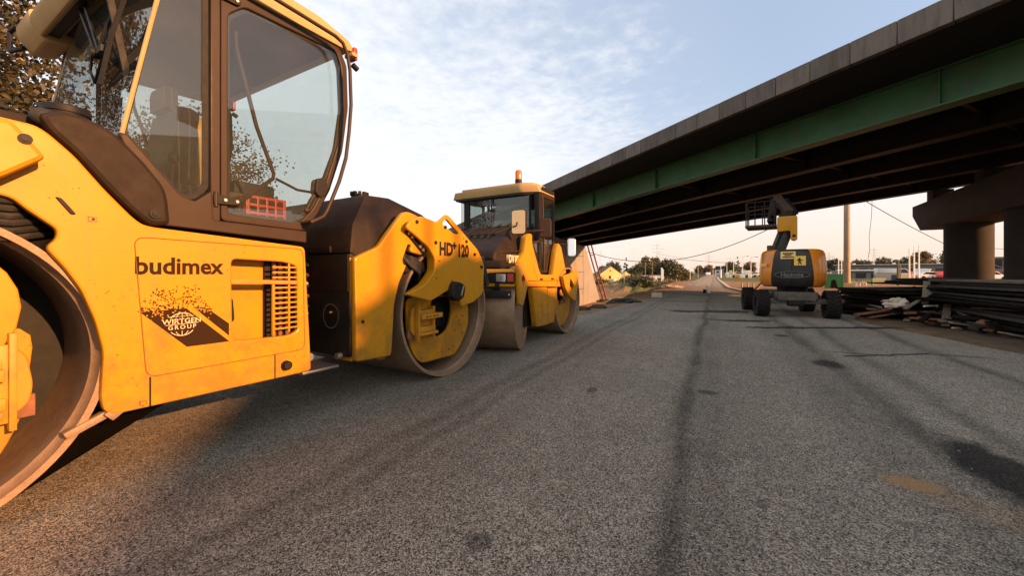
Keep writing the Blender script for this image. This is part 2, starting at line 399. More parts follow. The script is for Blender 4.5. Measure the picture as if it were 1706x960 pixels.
    MB().box((0, L(-.10), 1.60), (1.5, .95, .27)).build('water_tank', 'brown', T, .03)
    MB().box((0, L(-.80), 1.3), (2.0, .10, .85)).build('rear_crossbeam', 'yellow', T, .02)
    MB().box((.5, L(.715), .50), (.8, .05, .06)).build('scraper_bar', 'steel', T, .005)
    for s in (1, -1): P2('shadow_plate', [(.345, .05), (.38, .06), (.92, .335), (1.10, .42), (1.0, .50), (.66, .50), (.615, .36), (.52, .22), (.42, .125)], s * .80, s * .83, 'shadow_black', bev=.004, r=.01)  # dark plate added in the shape of the shadow between drum and panel
    MB().box((0, L(1.14), .36), (1.1, .80, .16)).build('belly_pan', 'black', T, .01)
    MB().box((.98, L(.60), .375), (.05, .17, .035), Matrix.Rotation(R(24), 3, 'X')).box((1.0, L(.68), .405), (.055, .05, .05), Matrix.Rotation(R(40), 3, 'X')).build('scraper_tip', 'steel', T, .006)
    MB().box((.72, L(.74), .415), (.5, .14, .03)).build('underside_plate', 'silver', T, .004)
    # hoses in the rear wheel arch
    for k in range(6):
        z = 1.245 + .032 * k; dv = .03 * (k % 3)
        MB().tube([(.80 + dv, L(-.15), z - .12), (.88 + dv, L(.05), z - .03), (.94 + dv, L(.25), z + .01), (.96 + dv * .4, L(.37), z + .005), (.90, L(.46), z + .03), (.7, L(.55), z + .05)], .017, 8).build('hose', 'rubber', T)
    # black filler ring and breather on the cover
    MB().lathe([(.0, 0), (.080, 0), (.080, .022), (.086, .024), (.086, .05), (.080, .056), (0, .056)], (.90, L(.545), 1.835), (0, 0, 1), 28, False).build('filler_ring', 'black', T)
    MB().sph((1.0, L(.462), 1.80), .044, (.9, 1.1, .9), 14).tube([(1.0, L(.462), 1.80), (1.01, L(.51), 1.775), (.98, L(.54), 1.79)], .03, 10).build('breather', 'rubber', T)

    # ---- cab
    DOOR = [(1.166, 1.418), (1.166, 2.86), (1.98, 2.885), (2.05, 2.77), (2.062, 2.43), (2.012, 2.08), (1.90, 1.74), (1.79, 1.53), (1.69, 1.405)]
    PANE = [(1.205, 1.468), (1.205, 2.70), (1.30, 2.80), (1.955, 2.84), (1.998, 2.74), (2.014, 2.42), (1.964, 2.09), (1.86, 1.77), (1.76, 1.575), (1.655, 1.455)]
    QW = [(.735, 1.825), (.872, 2.60), (.905, 2.86), (1.106, 2.86), (1.106, 1.60), (1.03, 1.520), (.965, 1.540)]
    QG = [(.745, 1.83), (.880, 2.60), (.91, 2.845), (1.075, 2.845), (1.072, 1.62), (1.02, 1.545), (.972, 1.556)]
    for s in (1, -1):
        P2('cab_sill', [(.71, 1.80), (.735, 1.820), (.965, 1.535), (1.03, 1.515), (1.112, 1.59), (1.12, 1.416), (1.70, 1.402), (1.70, 1.318), (1.04, 1.352), (.85, 1.36), (.84, 1.46)], s * .88, s * .985, 'bronze', bev=.008, r=.012)
        P2('pillar', [(1.110, 1.41), (1.110, 2.87), (1.162, 2.87), (1.162, 1.41)], s * .88, s * .972, 'bronze', bev=.008, r=0)
        MB().tube([(s * .945, L(.730), 1.82), (s * .945, L(.872), 2.60), (s * .945, L(.905), 2.86)], .011, 8).build('corner_post', 'cream', T)
        MB().tube([(s * .92, L(y), z) for y, z in ((1.98, 2.87), (2.045, 2.76), (2.055, 2.43), (2.005, 2.08), (1.895, 1.75), (1.785, 1.54), (1.69, 1.42))], .028, 8).build('front_post', 'bronze', T)
        q = P2('quarter_window', QG, s * .942, s * .948, 'glass', bev=.001, r=.03)
        P2('window_border', QW, s * .948, s * .953, 'black', q, holes=[QG], bev=.001, r=.03)
        d = P2('cab_door', DOOR, s * .93, s * .966, 'bronze', holes=[PANE], bev=.008, r=.03)
        P2('door_seal', PANE, s * .925, s * .945, 'black', d, holes=[[(y + (.018 if y < 1.5 else -.018), z + (.018 if z < 2.0 else -.018)) for y, z in PANE]], bev=.002, r=.03)
        P2('door_glass', PANE, s * .946, s * .952, 'glass_clear', d, bev=.001, r=.03)
        for z in (1.545, 2.80):
            hm = P2('door_hinge', [(1.12, z + .03), (1.255, z + .022), (1.275, z), (1.255, z - .024), (1.12, z - .03)], s * .966, s * .984, 'black', d, bev=.004, r=.012)
            bolts('hinge_bolt', [(1.18, z), (1.245, z)], s * .982, .010, hm, h=s * .01, oy=OY)
            MB().cyl((s * .975, L(1.135), z - .045), (s * .975, L(1.135), z + .045), .012, 10).build('hinge_pin', 'bronze', hm)
        hd = P2('door_latch', [(1.785, 1.80), (1.85, 1.83), (1.875, 1.78), (1.87, 1.70), (1.82, 1.66), (1.775, 1.70)], s * .90, s * .975, 'black', d, bev=.008, r=.02)
        MB().tube([(s * .93, L(1.83), 1.74), (s * .94, L(1.76), 1.64), (s * .94, L(1.715), 1.545), (s * .93, L(1.655), 1.50)], .016, 8).build('latch_rod', 'black', hd)
        MB().sph((s * .955, L(1.72), 1.56), .024, (.7, 1, 1), 12).build('latch_knob', 'bronze', hd)
        # grab tubes inside the door
        MB().tube([(s * .88, L(1.285), 2.66), (s * .88, L(1.29), 2.56), (s * .86, L(1.42), 2.10), (s * .86, L(1.535), 1.80), (s * .86, L(1.53), 1.765), (s * .86, L(1.31), 1.56)], .013, 8).build('door_brace', 'bronze', d)
        MB().tube([(s * .87, L(1.545), 1.765), (s * .87, L(1.70), 1.715), (s * .88, L(1.80), 1.715)], .010, 8).build('door_bar', 'black', d)
        # handrail outside, along roof and front post
        MB().tube([(s * 1.07, L(y), z) for y, z in ((1.10, 2.86), (1.25, 2.90), (1.60, 2.893), (1.87, 2.885), (1.935, 2.865), (1.975, 2.80), (1.998, 2.68), (2.008, 2.42), (1.99, 2.20), (1.962, 1.99), (1.905, 1.80), (1.84, 1.645), (1.80, 1.555), (1.775, 1.515), (1.735, 1.49), (1.685, 1.466))] + [(s * .95, L(1.675), 1.46)], .0135, 10).build('handrail', 'bronze', T)
        MB().box((s * .99, L(2.07), 2.85), (.10, .05, .03)).build('rail_bracket', 'cream', T, .005)
        ml = MB().box((s * .97, L(2.10), 2.88), (.08, .035, .10)).build('marker_lamp', 'red', T, .01)
        MB().cyl((s * .97, L(2.10), 2.80), (s * .97, L(2.145), 2.78), .022, 12).build('lamp_socket', 'black', ml)
    # windscreens
    fr = [(1.99, 2.86), (2.05, 2.76), (2.062, 2.43), (2.012, 2.08), (1.90, 1.75), (1.79, 1.54), (1.69, 1.41)]
    m = MB(); vs = []
    for y, z in fr: vs += [(-.92, L(y) - .004, z), (.92, L(y) - .004, z)]
    m.add(vs, [(2 * i, 2 * i + 1, 2 * i + 3, 2 * i + 2) for i in range(len(fr) - 1)])
    ws = m.build('windscreen', 'glass_clear', T, smooth=60)
    rr = [(.728, 1.40), (.728, 1.82), (.80, 2.20), (.868, 2.60), (.905, 2.86)]
    m = MB(); vs = []; nx = 12
    for y, z in rr:
        for k in range(nx + 1):
            x = -.94 + 1.88 * k / nx; vs.append((x, L(y) - .07 * (1 - (x / .94) ** 2), z))
    m.add(vs, [(i * (nx + 1) + k, i * (nx + 1) + k + 1, (i + 1) * (nx + 1) + k + 1, (i + 1) * (nx + 1) + k) for i in range(len(rr) - 1) for k in range(nx)])
    rw = m.build('rear_windscreen', 'glass_clear', T, smooth=60)
    yw = lambda z: .728 + (z - 1.82) * .18 - .035
    # wiper with twin arms
    wp = thing_part('wiper', T)
    MB().tube([(.79, L(yw(2.66)) - .05, 2.66), (.775, L(yw(2.38)) - .06, 2.38), (.76, L(yw(2.10)) - .05, 2.10)], .012, 6).box((.772, L(yw(2.38)) - .03, 2.38), (.012, .03, .56), Matrix.Rotation(R(10), 3, 'X')).build('wiper_blade', 'black', wp)
    for dx in (0, .09):
        MB().tube([(-.20 + dx, L(.82), 2.93), (.15 + dx, L(.76), 2.70), (.58 + dx * .5, L(.72), 2.335)], .010, 6).build('wiper_arm', 'black', wp)
    MB().tube([(.64, L(.72), 2.33), (.70, L(.735), 2.45), (.765, L(.77), 2.62)], .011, 6).build('wiper_link', 'black', wp)
    MB().cyl((.60, L(.76), 2.33), (.60, L(.69), 2.32), .03, 12).box((.66, L(.72), 2.32), (.12, .03, .035)).tube([(.57, L(.71), 2.36), (.53, L(.71), 2.24), (.56, L(.72), 2.17), (.62, L(.72), 2.22), (.68, L(.72), 2.27)], .007, 6).build('wiper_motor', 'black', wp)
    # roof
    ro = MB().prism(rnd([(.66, 2.90), (.72, 2.78), (.80, 2.86), (2.02, 2.885), (2.10, 2.90), (2.06, 2.965), (1.8, 3.02), (.90, 3.03), (.70, 2.98)], .03), lambda p, a: (a, L(p[0]), p[1]), -.985, .985).build('cab_roof', 'cream', T, .012)
    MB().box((-.05, L(.76), 2.85), (1.1, .10, .08)).build('roof_visor', 'black', ro, .01)
    MB().box((0, L(1.4), 2.865), (1.82, 1.12, .02)).build('headliner', 'liner', ro)
    # near the far rear roof corner: a work light visor and a bent mirror tube
    MB().prism(rnd([(.66, 2.96), (.67, 2.86), (.74, 2.76), (.88, 2.80), (.88, 2.96)], .03), lambda p, a: (a, L(p[0]), p[1]), -.99, -.60).build('roof_corner', 'cream', ro, .03)
    MB().tube([(-.97, L(.70), 2.80), (-1.13, L(.66), 2.80), (-1.17, L(.66), 2.86), (-1.16, L(.66), 2.96), (-1.05, L(.68), 2.98)], .016, 8).build('mirror_arm', 'black', ro)
    # interior
    st = thing_part('seat', T)
    MB().box((.30, L(1.30), 1.62), (.50, .46, .14)).build('seat_cushion', 'seat', st, .04)
    MB().box((.30, L(1.14), 1.93), (.48, .13, .56), Matrix.Rotation(R(-8), 3, 'X')).build('seat_back', 'seat', st, .05)
    MB().box((.30, L(1.11), 2.27), (.26, .09, .16)).build('headrest', 'seat', st, .04)
    MB().box((.30, L(1.30), 1.47), (.36, .36, .18)).build('seat_base', 'black', st, .02)
    MB().prism(rnd([(-.20, 1.62), (-.16, 2.08), (-.06, 2.20), (.06, 2.20), (.15, 2.06), (.19, 1.60), (.0, 1.56)], .05), lambda p, a: (.38 + p[0] * .9, L(a), p[1]), 1.22, 1.30).build('jacket', 'jacket', st, .02)
    cs = MB().box((.20, L(1.62), 1.60), (.5, .30, .40)).box((-.5, L(1.55), 1.62), (.34, .5, .44)).build('console', 'black', T, .03)
    sw = MB().lathe([(.17 + .014 * math.cos(a), .014 * math.sin(a)) for a in [k * math.pi / 4 for k in range(8)]], (.25, L(.97), 1.79), (0, .45, .9), 28).cyl((.25, L(.97), 1.79), (.25, L(1.02), 1.60), .022, 10).box((.25, L(.97), 1.79), (.32, .03, .012)).build('steering_wheel', 'black', T)
    for x, y in ((.52, .93), (.60, 1.05)):
        MB().cyl((x, L(y), 1.62), (x, L(y) + .01, 1.80), .010, 8).sph((x, L(y) + .01, 1.83), .030, (1, 1, 1.3), 10).build('lever', 'black', T)
    cr = MB()
    for k in range(4): cr.box((.80, L(1.52), 1.46 + .055 * k), (.012, .26, .018)).box((.66, L(1.39), 1.46 + .055 * k), (.28, .012, .018))
    for k in range(5): cr.box((.80, L(1.40 + .06 * k), 1.54), (.014, .014, .18)).box((.53 + .067 * k, L(1.39), 1.54), (.014, .014, .18))
    cr.box((.66, L(1.65), 1.54), (.28, .012, .18)).box((.66, L(1.52), 1.455), (.28, .26, .012)).build('crate', 'red', T, .002)
    MB().tube([(-.86, L(1.18), 1.45), (-.86, L(1.18), 2.1), (-.84, L(1.2), 2.6)], .012, 6).build('grab_bar', 'bronze', T)

    # ---- articulation between the modules
    MB().box((0, L(1.88), .75), (.62, .42, .62)).build('articulation_joint', 'black', T, .04)
    MB().cyl((.0, L(1.88), .35), (0, L(1.88), 1.2), .13, 20).build('pivot_pin', 'black', T)
    for k in range(5):
        z = .80 + k * .09
        MB().tube([(.45 + .05 * (k % 2), L(1.66), z), (.62 + .04 * (k % 3), L(1.80), z - .03 + .05 * (k % 2)), (.50, L(1.95), z + .03), (.4, L(2.1), z)], .016, 8).build('hydraulic_hose', 'rust' if k % 2 else 'rubber', T)
    for z in (.545, 1.02, .80):
        MB().cyl((.93, L(1.70), z), (.93, L(1.735), z), .018, 10).build('frame_bolt', 'silver', T)
    MB().box((.93, L(1.735), .475), (.02, .06, .05)).ring((.945, L(1.75), .475), (.92, L(1.75), .475), .03, .03, 14).build('tie_ring', 'silver', T)
    MB().box((.75, L(1.86), .355), (.34, .30, .02)).build('step_plate', 'silver', T, .004)
    # ---- front module
    def hood(name, prof, mat, par, bev=.02):
        n = len(prof); m = MB()
        va = [(-w, L(y), z) for y, z, w in prof]; vb = [(w, L(y), z) for y, z, w in prof]
        tri = tessellate_polygon([[Vector((p[0], p[1], 0)) for p in prof]])
        m.add(va + vb, [tuple(t) for t in tri] + [tuple(i + n for i in reversed(t)) for t in tri] + [(i, (i + 1) % n, (i + 1) % n + n, i + n) for i in range(n)])
        return m.build(name, mat, par, bev)
    hd = hood('hood', [(2.062, 1.265, .985), (2.12, 1.50, .94), (2.345, 1.80, .82), (2.62, 1.815, .82), (3.02, 1.71, .86), (3.45, 1.50, .90), (3.86, 1.22, .93), (3.86, 1.10, .96), (2.40, 1.10, .985)], 'brown', T, .03)
    MB().box((0, L(2.055), 1.30), (1.5, .02, .05)).build('hood_lip', 'brown', hd, .005)
    fc = MB().lathe([(0, 0), (.075, 0), (.075, .05), (0, .05)], (.55, L(2.50), 1.80), (0, 0, 1), 24, False)
    for k in range(10):
        a = k * math.pi / 5; fc.box((.55 + .07 * math.cos(a), L(2.50) + .07 * math.sin(a), 1.855), (.03, .03, .035), Matrix.Rotation(a, 3, 'Z'))
    fc.build('fuel_cap', 'black', hd, .004)
    rb = MB().box((0, L(2.28), .835), (1.94, .42, .85)).build('rear_bulkhead', 'black', T, .015)
    MB().box((0, L(2.066), 1.10), (1.92, .012, .30)).build('bulkhead_top', 'brown', rb, .004)
    MB().lathe([(.10, 0), (.105, .004), (.095, .004)], (.74, L(2.066), .74), (0, -1, 0), 32).cyl((.74, L(2.07), .77), (.74, L(2.05), .77), .009, 8).build('inspection_cover', 'silver', rb)
    MB().cyl((.86, L(2.07), .42), (.86, L(2.03), .42), .026, 14).build('tow_pin', 'silver', rb)
    FENDER = [(2.073, 1.222), (2.315, 1.326), (2.407, 1.442), (2.598, 1.657), (2.66, 1.672), (2.76, 1.655), (2.90, 1.60), (3.0, 1.45), (2.93, 1.36), (2.84, 1.27), (2.68, 1.30), (2.70, 1.36), (2.66, 1.37), (2.59, 1.22), (2.60, 1.18), (2.64, 1.17), (2.547, 1.007), (2.49, .805), (2.469, .486), (2.455, .365), (2.09, .38)]
    HDP = [(2.549, 1.509), (2.608, 1.581), (2.748, 1.637), (2.975, 1.603), (3.115, 1.701), (3.163, 1.689), (3.418, 1.525), (3.668, 1.368), (3.802, 1.213), (3.789, .938), (3.764, .855), (3.60, .775), (3.36, .735), (3.33, .86), (3.25, .955), (3.153, .925), (2.881, .826), (2.608, .892), (2.564, .908), (2.813, .995), (2.935, 1.12), (2.94, 1.242), (2.847, 1.349), (2.654, 1.459)]
    HOLE = [(3.045, 1.595), (3.108, 1.658), (3.33, 1.515), (3.25, 1.508)]
    DISC = [(2.766, .86), (3.099, .86), (3.60, .86), (3.769, .75), (3.79, .60), (3.769, .454), (3.663, .291), (3.529, .174), (3.443, .169), (2.98, .175), (2.87, .28), (2.80, .46)]
    SLOT = [(3.12, .842), (3.44, .842), (3.475, .72), (3.464, .592), (3.391, .466), (3.27, .416), (3.126, .43)]
    for s in (1, -1):
        f = P2('fender', FENDER, s * .97, s * 1.03, 'yellow', bev=.012, r=.03)
        bolts('fender_hole', [(2.15, .70)], s * 1.028, .016, f, 'black', h=s * .006, oy=OY)
        P2('fender_return', [(2.073, 1.222), (2.09, .38), (2.13, .38), (2.13, 1.24)], s * .80, s * .97, 'yellow', f, bev=.004, r=0)
        hp = P2('fork_plate', HDP, s * 1.078, s * 1.11, 'yellow', holes=[HOLE], bev=.010, r=.035)
        P2('fork_arm', [(2.62, 1.515), (2.70, 1.60), (2.98, 1.58), (3.16, 1.50), (3.62, 1.34), (3.785, 1.19), (3.775, .95), (3.75, .865), (3.60, .785), (3.365, .745), (3.335, .865), (3.25, .965), (3.153, .935), (2.885, .836), (2.612, .898), (2.82, .995), (2.945, 1.12), (2.95, 1.25), (2.855, 1.36)], s * .995, s * 1.082, 'yellow', hp, bev=.008, r=.03)
        bolts('plate_bolt', [(3.09, 1.565), (2.685, 1.575), (3.445, 1.445), (2.945, 1.40), (3.60, 1.31), (3.735, 1.17)], s * 1.107, .018, hp, 'black', h=s * .016, oy=OY)
        bolts('rivet', [(3.0, 1.22), (2.96, 1.05), (3.20, 1.02), (3.40, 1.475)], s * 1.108, .008, hp, 'black', h=s * .005, oy=OY)
        ln = P2('link_bar', [(2.60, 1.485), (2.65, 1.505), (2.90, 1.31), (2.86, 1.275)], s * 1.02, s * 1.05, 'black', bev=.005, r=.015)
        bolts('link_bolt', [(2.65, 1.47), (2.69, 1.44), (2.79, 1.355), (2.83, 1.325)], s * 1.05, .018, ln, h=s * .014, oy=OY)
        for k in range(5):
            MB().tube([(s * (.80 + .03 * k), L(2.62), 1.235 + .02 * k), (s * 1.0, L(2.72), 1.25 - .02 * k), (s * 1.02, L(2.82), 1.20 - .025 * k), (s * .9, L(2.92), 1.10 - .03 * k), (s * .7, L(3.0), .9)], .017, 8).build('hose', 'rubber', T)
        hb = P2('hub_cover', [(3.14, .95), (3.19, 1.015), (3.30, 1.0), (3.37, .955), (3.34, .84), (3.25, .80), (3.14, .85)], s * 1.06, s * 1.17, 'black', bev=.02, r=.025)
        MB().box((s * 1.172, L(3.30), .91), (.012, .02, .11), Matrix.Rotation(R(-20), 3, 'X')).build('hub_grip', 'silver', hb, .003)
        hk = MB().lathe([(.062 + .014 * math.cos(a), .014 * math.sin(a)) for a in [k * math.pi / 3 for k in range(6)]], (s * 1.03, L(3.46), .775), (1, 0, 0), 20).build('lifting_hook', 'yellow_worn', hp)
        for mirrored in (False, True):
            D = mir(DISC) if mirrored else DISC; S = mir(SLOT) if mirrored else SLOT
            D = [(y - .05 if mirrored else y, z) for y, z in D]; S = [(y - .05 if mirrored else y, z) for y, z in S]
            dk = P2('drum_support', D, s * .86, s * .89, 'yellow', holes=[S], bev=.006, r=.10)
            fl = (lambda y: 3.22 - y) if mirrored else (lambda y: y)
            bolts('support_bolt', [(fl(y), z) for y, z in ((3.60, .55), (3.62, .50), (3.55, .60), (3.66, .60), (3.50, .27), (3.42, .25), (3.30, .24), (3.66, .40), (2.98, .23), (3.52, .44))], s * .888, .011, dk, 'rust', h=s * .008, oy=OY)
            b = MB()
            b.box((s * .93, L(fl(2.87)), .62), (.08, .045, .34)).box((s * .93, L(fl(3.09)), .60), (.08, .03, .32)).box((s * .95, L(fl(2.98)), .70), (.05, .22, .06)).box((s * .95, L(fl(2.98)), .535), (.06, .24, .055)).box((s * .915, L(fl(2.98)), .62), (.02, .20, .22))
            b.build('bracket', 'yellow_worn', dk, .008)
            P2('bracket_wing', [(fl(y), z) for y, z in ((2.78, .60), (2.80, .74), (2.86, .79), (2.90, .77), (2.90, .50), (2.84, .47), (2.79, .52))], s * .895, s * .94, 'yellow_worn', dk, bev=.006, r=.03)
            lg = MB().box((s * .965, L(fl(3.02)), .665), (.10, .30, .05)).box((s * .955, L(fl(3.0)), .49), (.07, .26, .03))
            lg.build('bracket_ledge', 'yellow_worn', dk, .005)
            bolts('ledge_bolt', [(fl(2.93 + .05 * q), .665) for q in range(4)], s * 1.012, .009, dk, 'black', h=s * .006, oy=OY)
            MB().box((s * .97, L(fl(2.845)), .63), (.05, .022, .42)).build('bracket_post', 'yellow_worn', dk, .004)
            MB().box((s * .90, L(fl(2.82)), .50), (.03, .10, .10)).build('corner_cleat', 'rust', dk, .006)
    MB().box((0, L(3.90), 1.08), (1.98, .12, .30)).build('front_bumper', 'black', T, .02)
    MB().box((1.05, L(3.83), 1.12), (.12, .06, .36), Matrix.Rotation(R(18), 3, 'X')).build('bumper_edge', 'rubber', T, .01)
    MB().box((0, L(3.35), 1.46), (1.6, .5, .10)).build('tank_shelf', 'black', T, .01)
    MB().box((.2, L(2.50), .33), (1.3, .10, .06)).build('scraper_bar', 'rust', T, .008)
    # ---- lettering and stickers on the near side
    V = 1.0315
    text('lettering', 'budimex', .1255, 'decal', T, on_side(L(.752), 1.096, V), sx=.90, bold=.0034, ext=.0006)
    PX = [(.775, .898), (.972, .688), (1.182, .687), (.970, .903)]
    P2('stripe_decal', PX, V - .0015, V, 'decal', bev=.0002, r=0)
    P2('stripe_decal', [(1.012, .896), (1.082, .884), (1.180, .795), (1.180, .722)], V - .0015, V, 'decal', bev=.0002, r=0)
    rg = random.Random(3); m = MB(); m2 = MB()
    def dia(mb, y, z, r, v): mb.prism([(y, z + r), (y + r, z), (y, z - r), (y - r, z)], lambda p, a: (a, L(p[0]), p[1]), v - .0012, v)
    for k in range(170):
        t_ = rg.random(); q = rg.random() ** 1.8
        y = .775 + t_ * .20 + (.06 * q); z = .900 + .005 * t_ + q * .13 - .0 * t_
        dia(m, y + rg.uniform(-.02, .02), z, .0042, V + .0002 * (k % 3))
        if k < 40: dia(m2, .80 + rg.random() * .19, .892 - rg.random() ** 1.5 * .06 + .002, .0042, V + .0016 + .0002 * (k % 3))
    for k in range(60):
        t_ = rg.random(); q = rg.random() ** 1.8
        dia(m, 1.005 + t_ * .09 - .05 * q, .905 - .02 * t_ + q * .09, .004, V + .0002 * (k % 3))
        if k < 18: dia(m2, 1.02 + rg.random() * .08, .888 - rg.random() ** 1.5 * .05, .004, V + .0016 + .0002 * (k % 3))
    m.build('pixel_decal', 'decal', T, smooth=0); m2.build('pixel_gaps', 'yellow', T, smooth=0)
    g = MB(); gy, gz, gr = .950, .817, .0625; V2 = V + .0012
    def arc(pts, r=.0017): g.tube([(V2, L(y), z) for y, z in pts], r, 5)
    C = lambda a0, a1, k=1.0: [(gy + gr * k * math.cos(a0 + (a1 - a0) * i / 14), gz + gr * math.sin(a0 + (a1 - a0) * i / 14)) for i in range(15)]
    for a0, a1 in ((R(38), R(142)), (R(218), R(322))):
        arc(C(a0, a1), .0024); arc([(gy + (p[0] - gy) * .55, p[1]) for p in C(a0, a1)]); 
    arc([(gy, gz + gr), (gy, gz + .035)]); arc([(gy, gz - gr), (gy, gz - .035)])
    arc([(gy - .062, gz + .0435), (gy + .055, gz + .0435)], .001); arc([(gy - .073, gz), (gy + .075, gz + .003)])
    g.build('globe_logo', 'cream_ink', T)
    text('lettering', 'WIRTGEN', .038, 'cream_ink', T, on_side(L(.951), .8225, V2), sx=1.02, bold=.0004, ext=.0006, align='CENTER')
    text('lettering', 'GROUP', .031, 'cream_ink', T, on_side(L(.951), .791, V2), sx=1.0, bold=.0003, ext=.0006, spacing=1.35, align='CENTER')
    text('lettering', 'HD', .182, 'black', T, on_side(L(3.000), 1.283, 1.1115), sx=.80, bold=.0085, ext=.0008)
    text('lettering', '+', .12, 'black', T, on_side(L(3.205), 1.345, 1.1115), sx=1.0, bold=.008, ext=.0008)
    text('lettering', '120', .182, 'black', T, on_side(L(3.29), 1.278, 1.1115), sx=.74, bold=.0085, ext=.0008)
    return T
def thing_part(name, parent):
    o = bpy.data.objects.new(name, None); COL.objects.link(o); o.parent = parent; o.empty_display_size = .05
    return o
BIG = make_big_roller()
# ================================================================ smaller tandem roller behind the first
def make_small_roller():
    OX, OY2 = -3.60, 5.72
    T = thing('road_roller', 'smaller yellow roller with orange beacon on its cream roof, parked before the bridge', 'road roller', rolled(OX, OY2), ROLL)
    X = lambda x: x - OX
    L = lambda y: y - OY2
    def P2(name, pts, v0, v1, mat, par=T, **k): return plate(name, pts, v0, v1, mat, par, oy=OY2, **k)
    # body sides
    SIDE_P = [(4.93, 1.05), (4.88, 1.26), (5.06, 1.40), (5.115, 1.636), (5.22, 1.70), (5.309, 1.69), (5.309, 1.559), (5.536, 1.166), (5.62, 1.075), (6.086, 1.065), (6.212, 1.464), (6.315, 1.626), (6.44, 1.56), (6.671, 1.10), (6.46, 1.05), (6.46, .855), (5.17, .893)]
    for s in (1, -1):
        p = P2('side_panel', SIDE_P, s * .78, s * .88, 'yellow', bev=.012, r=.03)
        P2('panel_seam', [(5.17, .985), (6.45, .970), (6.45, .962), (5.17, .977)], s * .879, s * .8825, 'black', p, bev=.0005, r=0)
        P2('mesh_plate', [(5.33, 1.20), (5.40, 1.28), (5.62, 1.02), (5.50, .98)], s * .879, s * .884, 'yellow_worn', p, bev=.001, r=.01)
        for y in (5.62, 6.05): MB().box((s * .88, L(y), 1.0), (.012, .10, .03)).build('sill_latch', 'black', p, .003)
        P2('skirt', [(5.29, .875), (5.81, .87), (5.856, .25), (5.435, .26)], s * .80, s * .895, 'yellow', bev=.01, r=.02)
        P2('rear_column', [(5.862, .85), (6.252, .84), (6.124, .26), (5.862, .26)], s * .76, s * .885, 'yellow', bev=.01, r=.02)
        P2('skirt_hinge', [(5.62, .62), (5.80, .61), (5.81, .44), (5.63, .45)], s * .895, s * .905, 'yellow_worn', bev=.003, r=.01)
        # cab side: lower door glass, door frame, pillars
        DOOR = [(5.36, 1.43), (5.55, 1.60), (5.86, 1.66), (5.84, 2.44), (6.40, 2.44), (6.42, 1.60), (6.205, 1.46), (6.09, 1.10), (5.63, 1.11)]
        PN = [(5.44, 1.42), (5.58, 1.56), (5.92, 1.63), (5.90, 2.38), (6.34, 2.38), (6.35, 1.58), (6.15, 1.45), (6.05, 1.15), (5.66, 1.16)]
        d = P2('cab_door', DOOR, s * .73, s * .765, 'bronze', holes=[PN], bev=.006, r=.02)
        P2('door_glass', PN, s * .742, s * .748, 'glass_dark', d, bev=.001, r=.02)
        MB().tube([(s * .77, L(5.94), 1.14), (s * .775, L(5.93), 1.7), (s * .77, L(5.88), 2.38)], .02, 8).build('door_post', 'bronze', d)
        P2('pillar', [(5.77, 1.12), (5.77, 2.44), (5.84, 2.44), (5.88, 1.12)], s * .68, s * .77, 'black', bev=.006, r=0)
        MB().tube([(s * .70, L(6.50), 1.1), (s * .70, L(6.48), 2.44)], .03, 8).build('rear_post', 'bronze', T)
        P2('rear_fork', [(6.317, 1.048), (6.769, 1.10), (6.80, 1.155), (7.047, 1.157), (7.079, .928), (6.921, .559), (6.622, .676), (6.42, .84)], s * .90, s * .965, 'yellow', holes=[[(6.66, 1.01), (6.86, .86), (6.83, .745), (6.63, .872)]], bev=.012, r=.03)
        dk = P2('drum_support', [(6.70 + .44 * math.cos(a * math.pi / 14), .60 + .47 * math.sin(a * math.pi / 14)) for a in range(28)], s * .74, s * .775, 'yellow', holes=[[(6.50, .95), (6.80, .95), (6.82, .70), (6.68, .55), (6.50, .62)]], bev=.005, r=0)
        MB().lathe([(.055 + .02 * math.cos(a), .02 * math.sin(a)) for a in [k * math.pi / 3 for k in range(6)]], (s * .86, L(6.50), .76), (1, 0, 0), 16).build('hose_ring', 'yellow_worn', dk)
        for k in range(3):
            MB().tube([(s * .84, L(6.45), .95 - .08 * k), (s * .88, L(6.56), .86 - .1 * k), (s * .84, L(6.66), .80 - .12 * k), (s * .80, L(6.55), .55)], .016, 6).build('hose', 'rust' if k else 'rubber', T)
    MB().box((0, L(5.72), .66), (1.50, 1.30, .80)).build('chassis_block', 'black', T, .02)
    MB().box((0, L(6.10), 1.09), (1.46, .85, .05)).build('cab_floor', 'black', T, .01)
    # bonnet
    prof = [(4.34, 1.28, .80), (4.40, 1.40, .79), (4.62, 1.52, .74), (5.20, 1.78, .64), (5.60, 1.87, .56), (5.77, 1.885, .54), (5.77, 1.2, .80), (4.44, 1.17, .82)]
    n = len(prof); m = MB()
    va = [(-w, L(y), z) for y, z, w in prof]; vb = [(w, L(y), z) for y, z, w in prof]
    tri = tessellate_polygon([[Vector((p[0], p[1], 0)) for p in prof]])
    m.add(va + vb, [tuple(q) for q in tri] + [tuple(i + n for i in reversed(q)) for q in tri] + [(i, (i + 1) % n, (i + 1) % n + n, i + n) for i in range(n)])
    hd = m.build('bonnet', 'brown', T, .05, 3)
    rb = MB()
    for k in range(-3, 4):
        rb.box((k * .17 * .9, L(5.18), 1.775), (.018, .80, .02), Matrix.Rotation(R(21), 3, 'X') @ Matrix.Rotation(R(-k * 4), 3, 'Z'))
    rb.build('bonnet_ribs', 'black', hd, .004)
    MB().tube([(-.78, L(4.42), 1.375), (0, L(4.375), 1.365), (.74, L(4.42), 1.375), (.80, L(4.60), 1.39), (.81, L(5.05), 1.42), (.80, L(5.4), 1.44)], .008, 6).build('bonnet_seam', 'bronze', hd)
    MB().tube([(.66, L(4.95), 1.42), (.655, L(4.95), 1.70)], .026, 8).build('mirror_post', 'bronze', T)
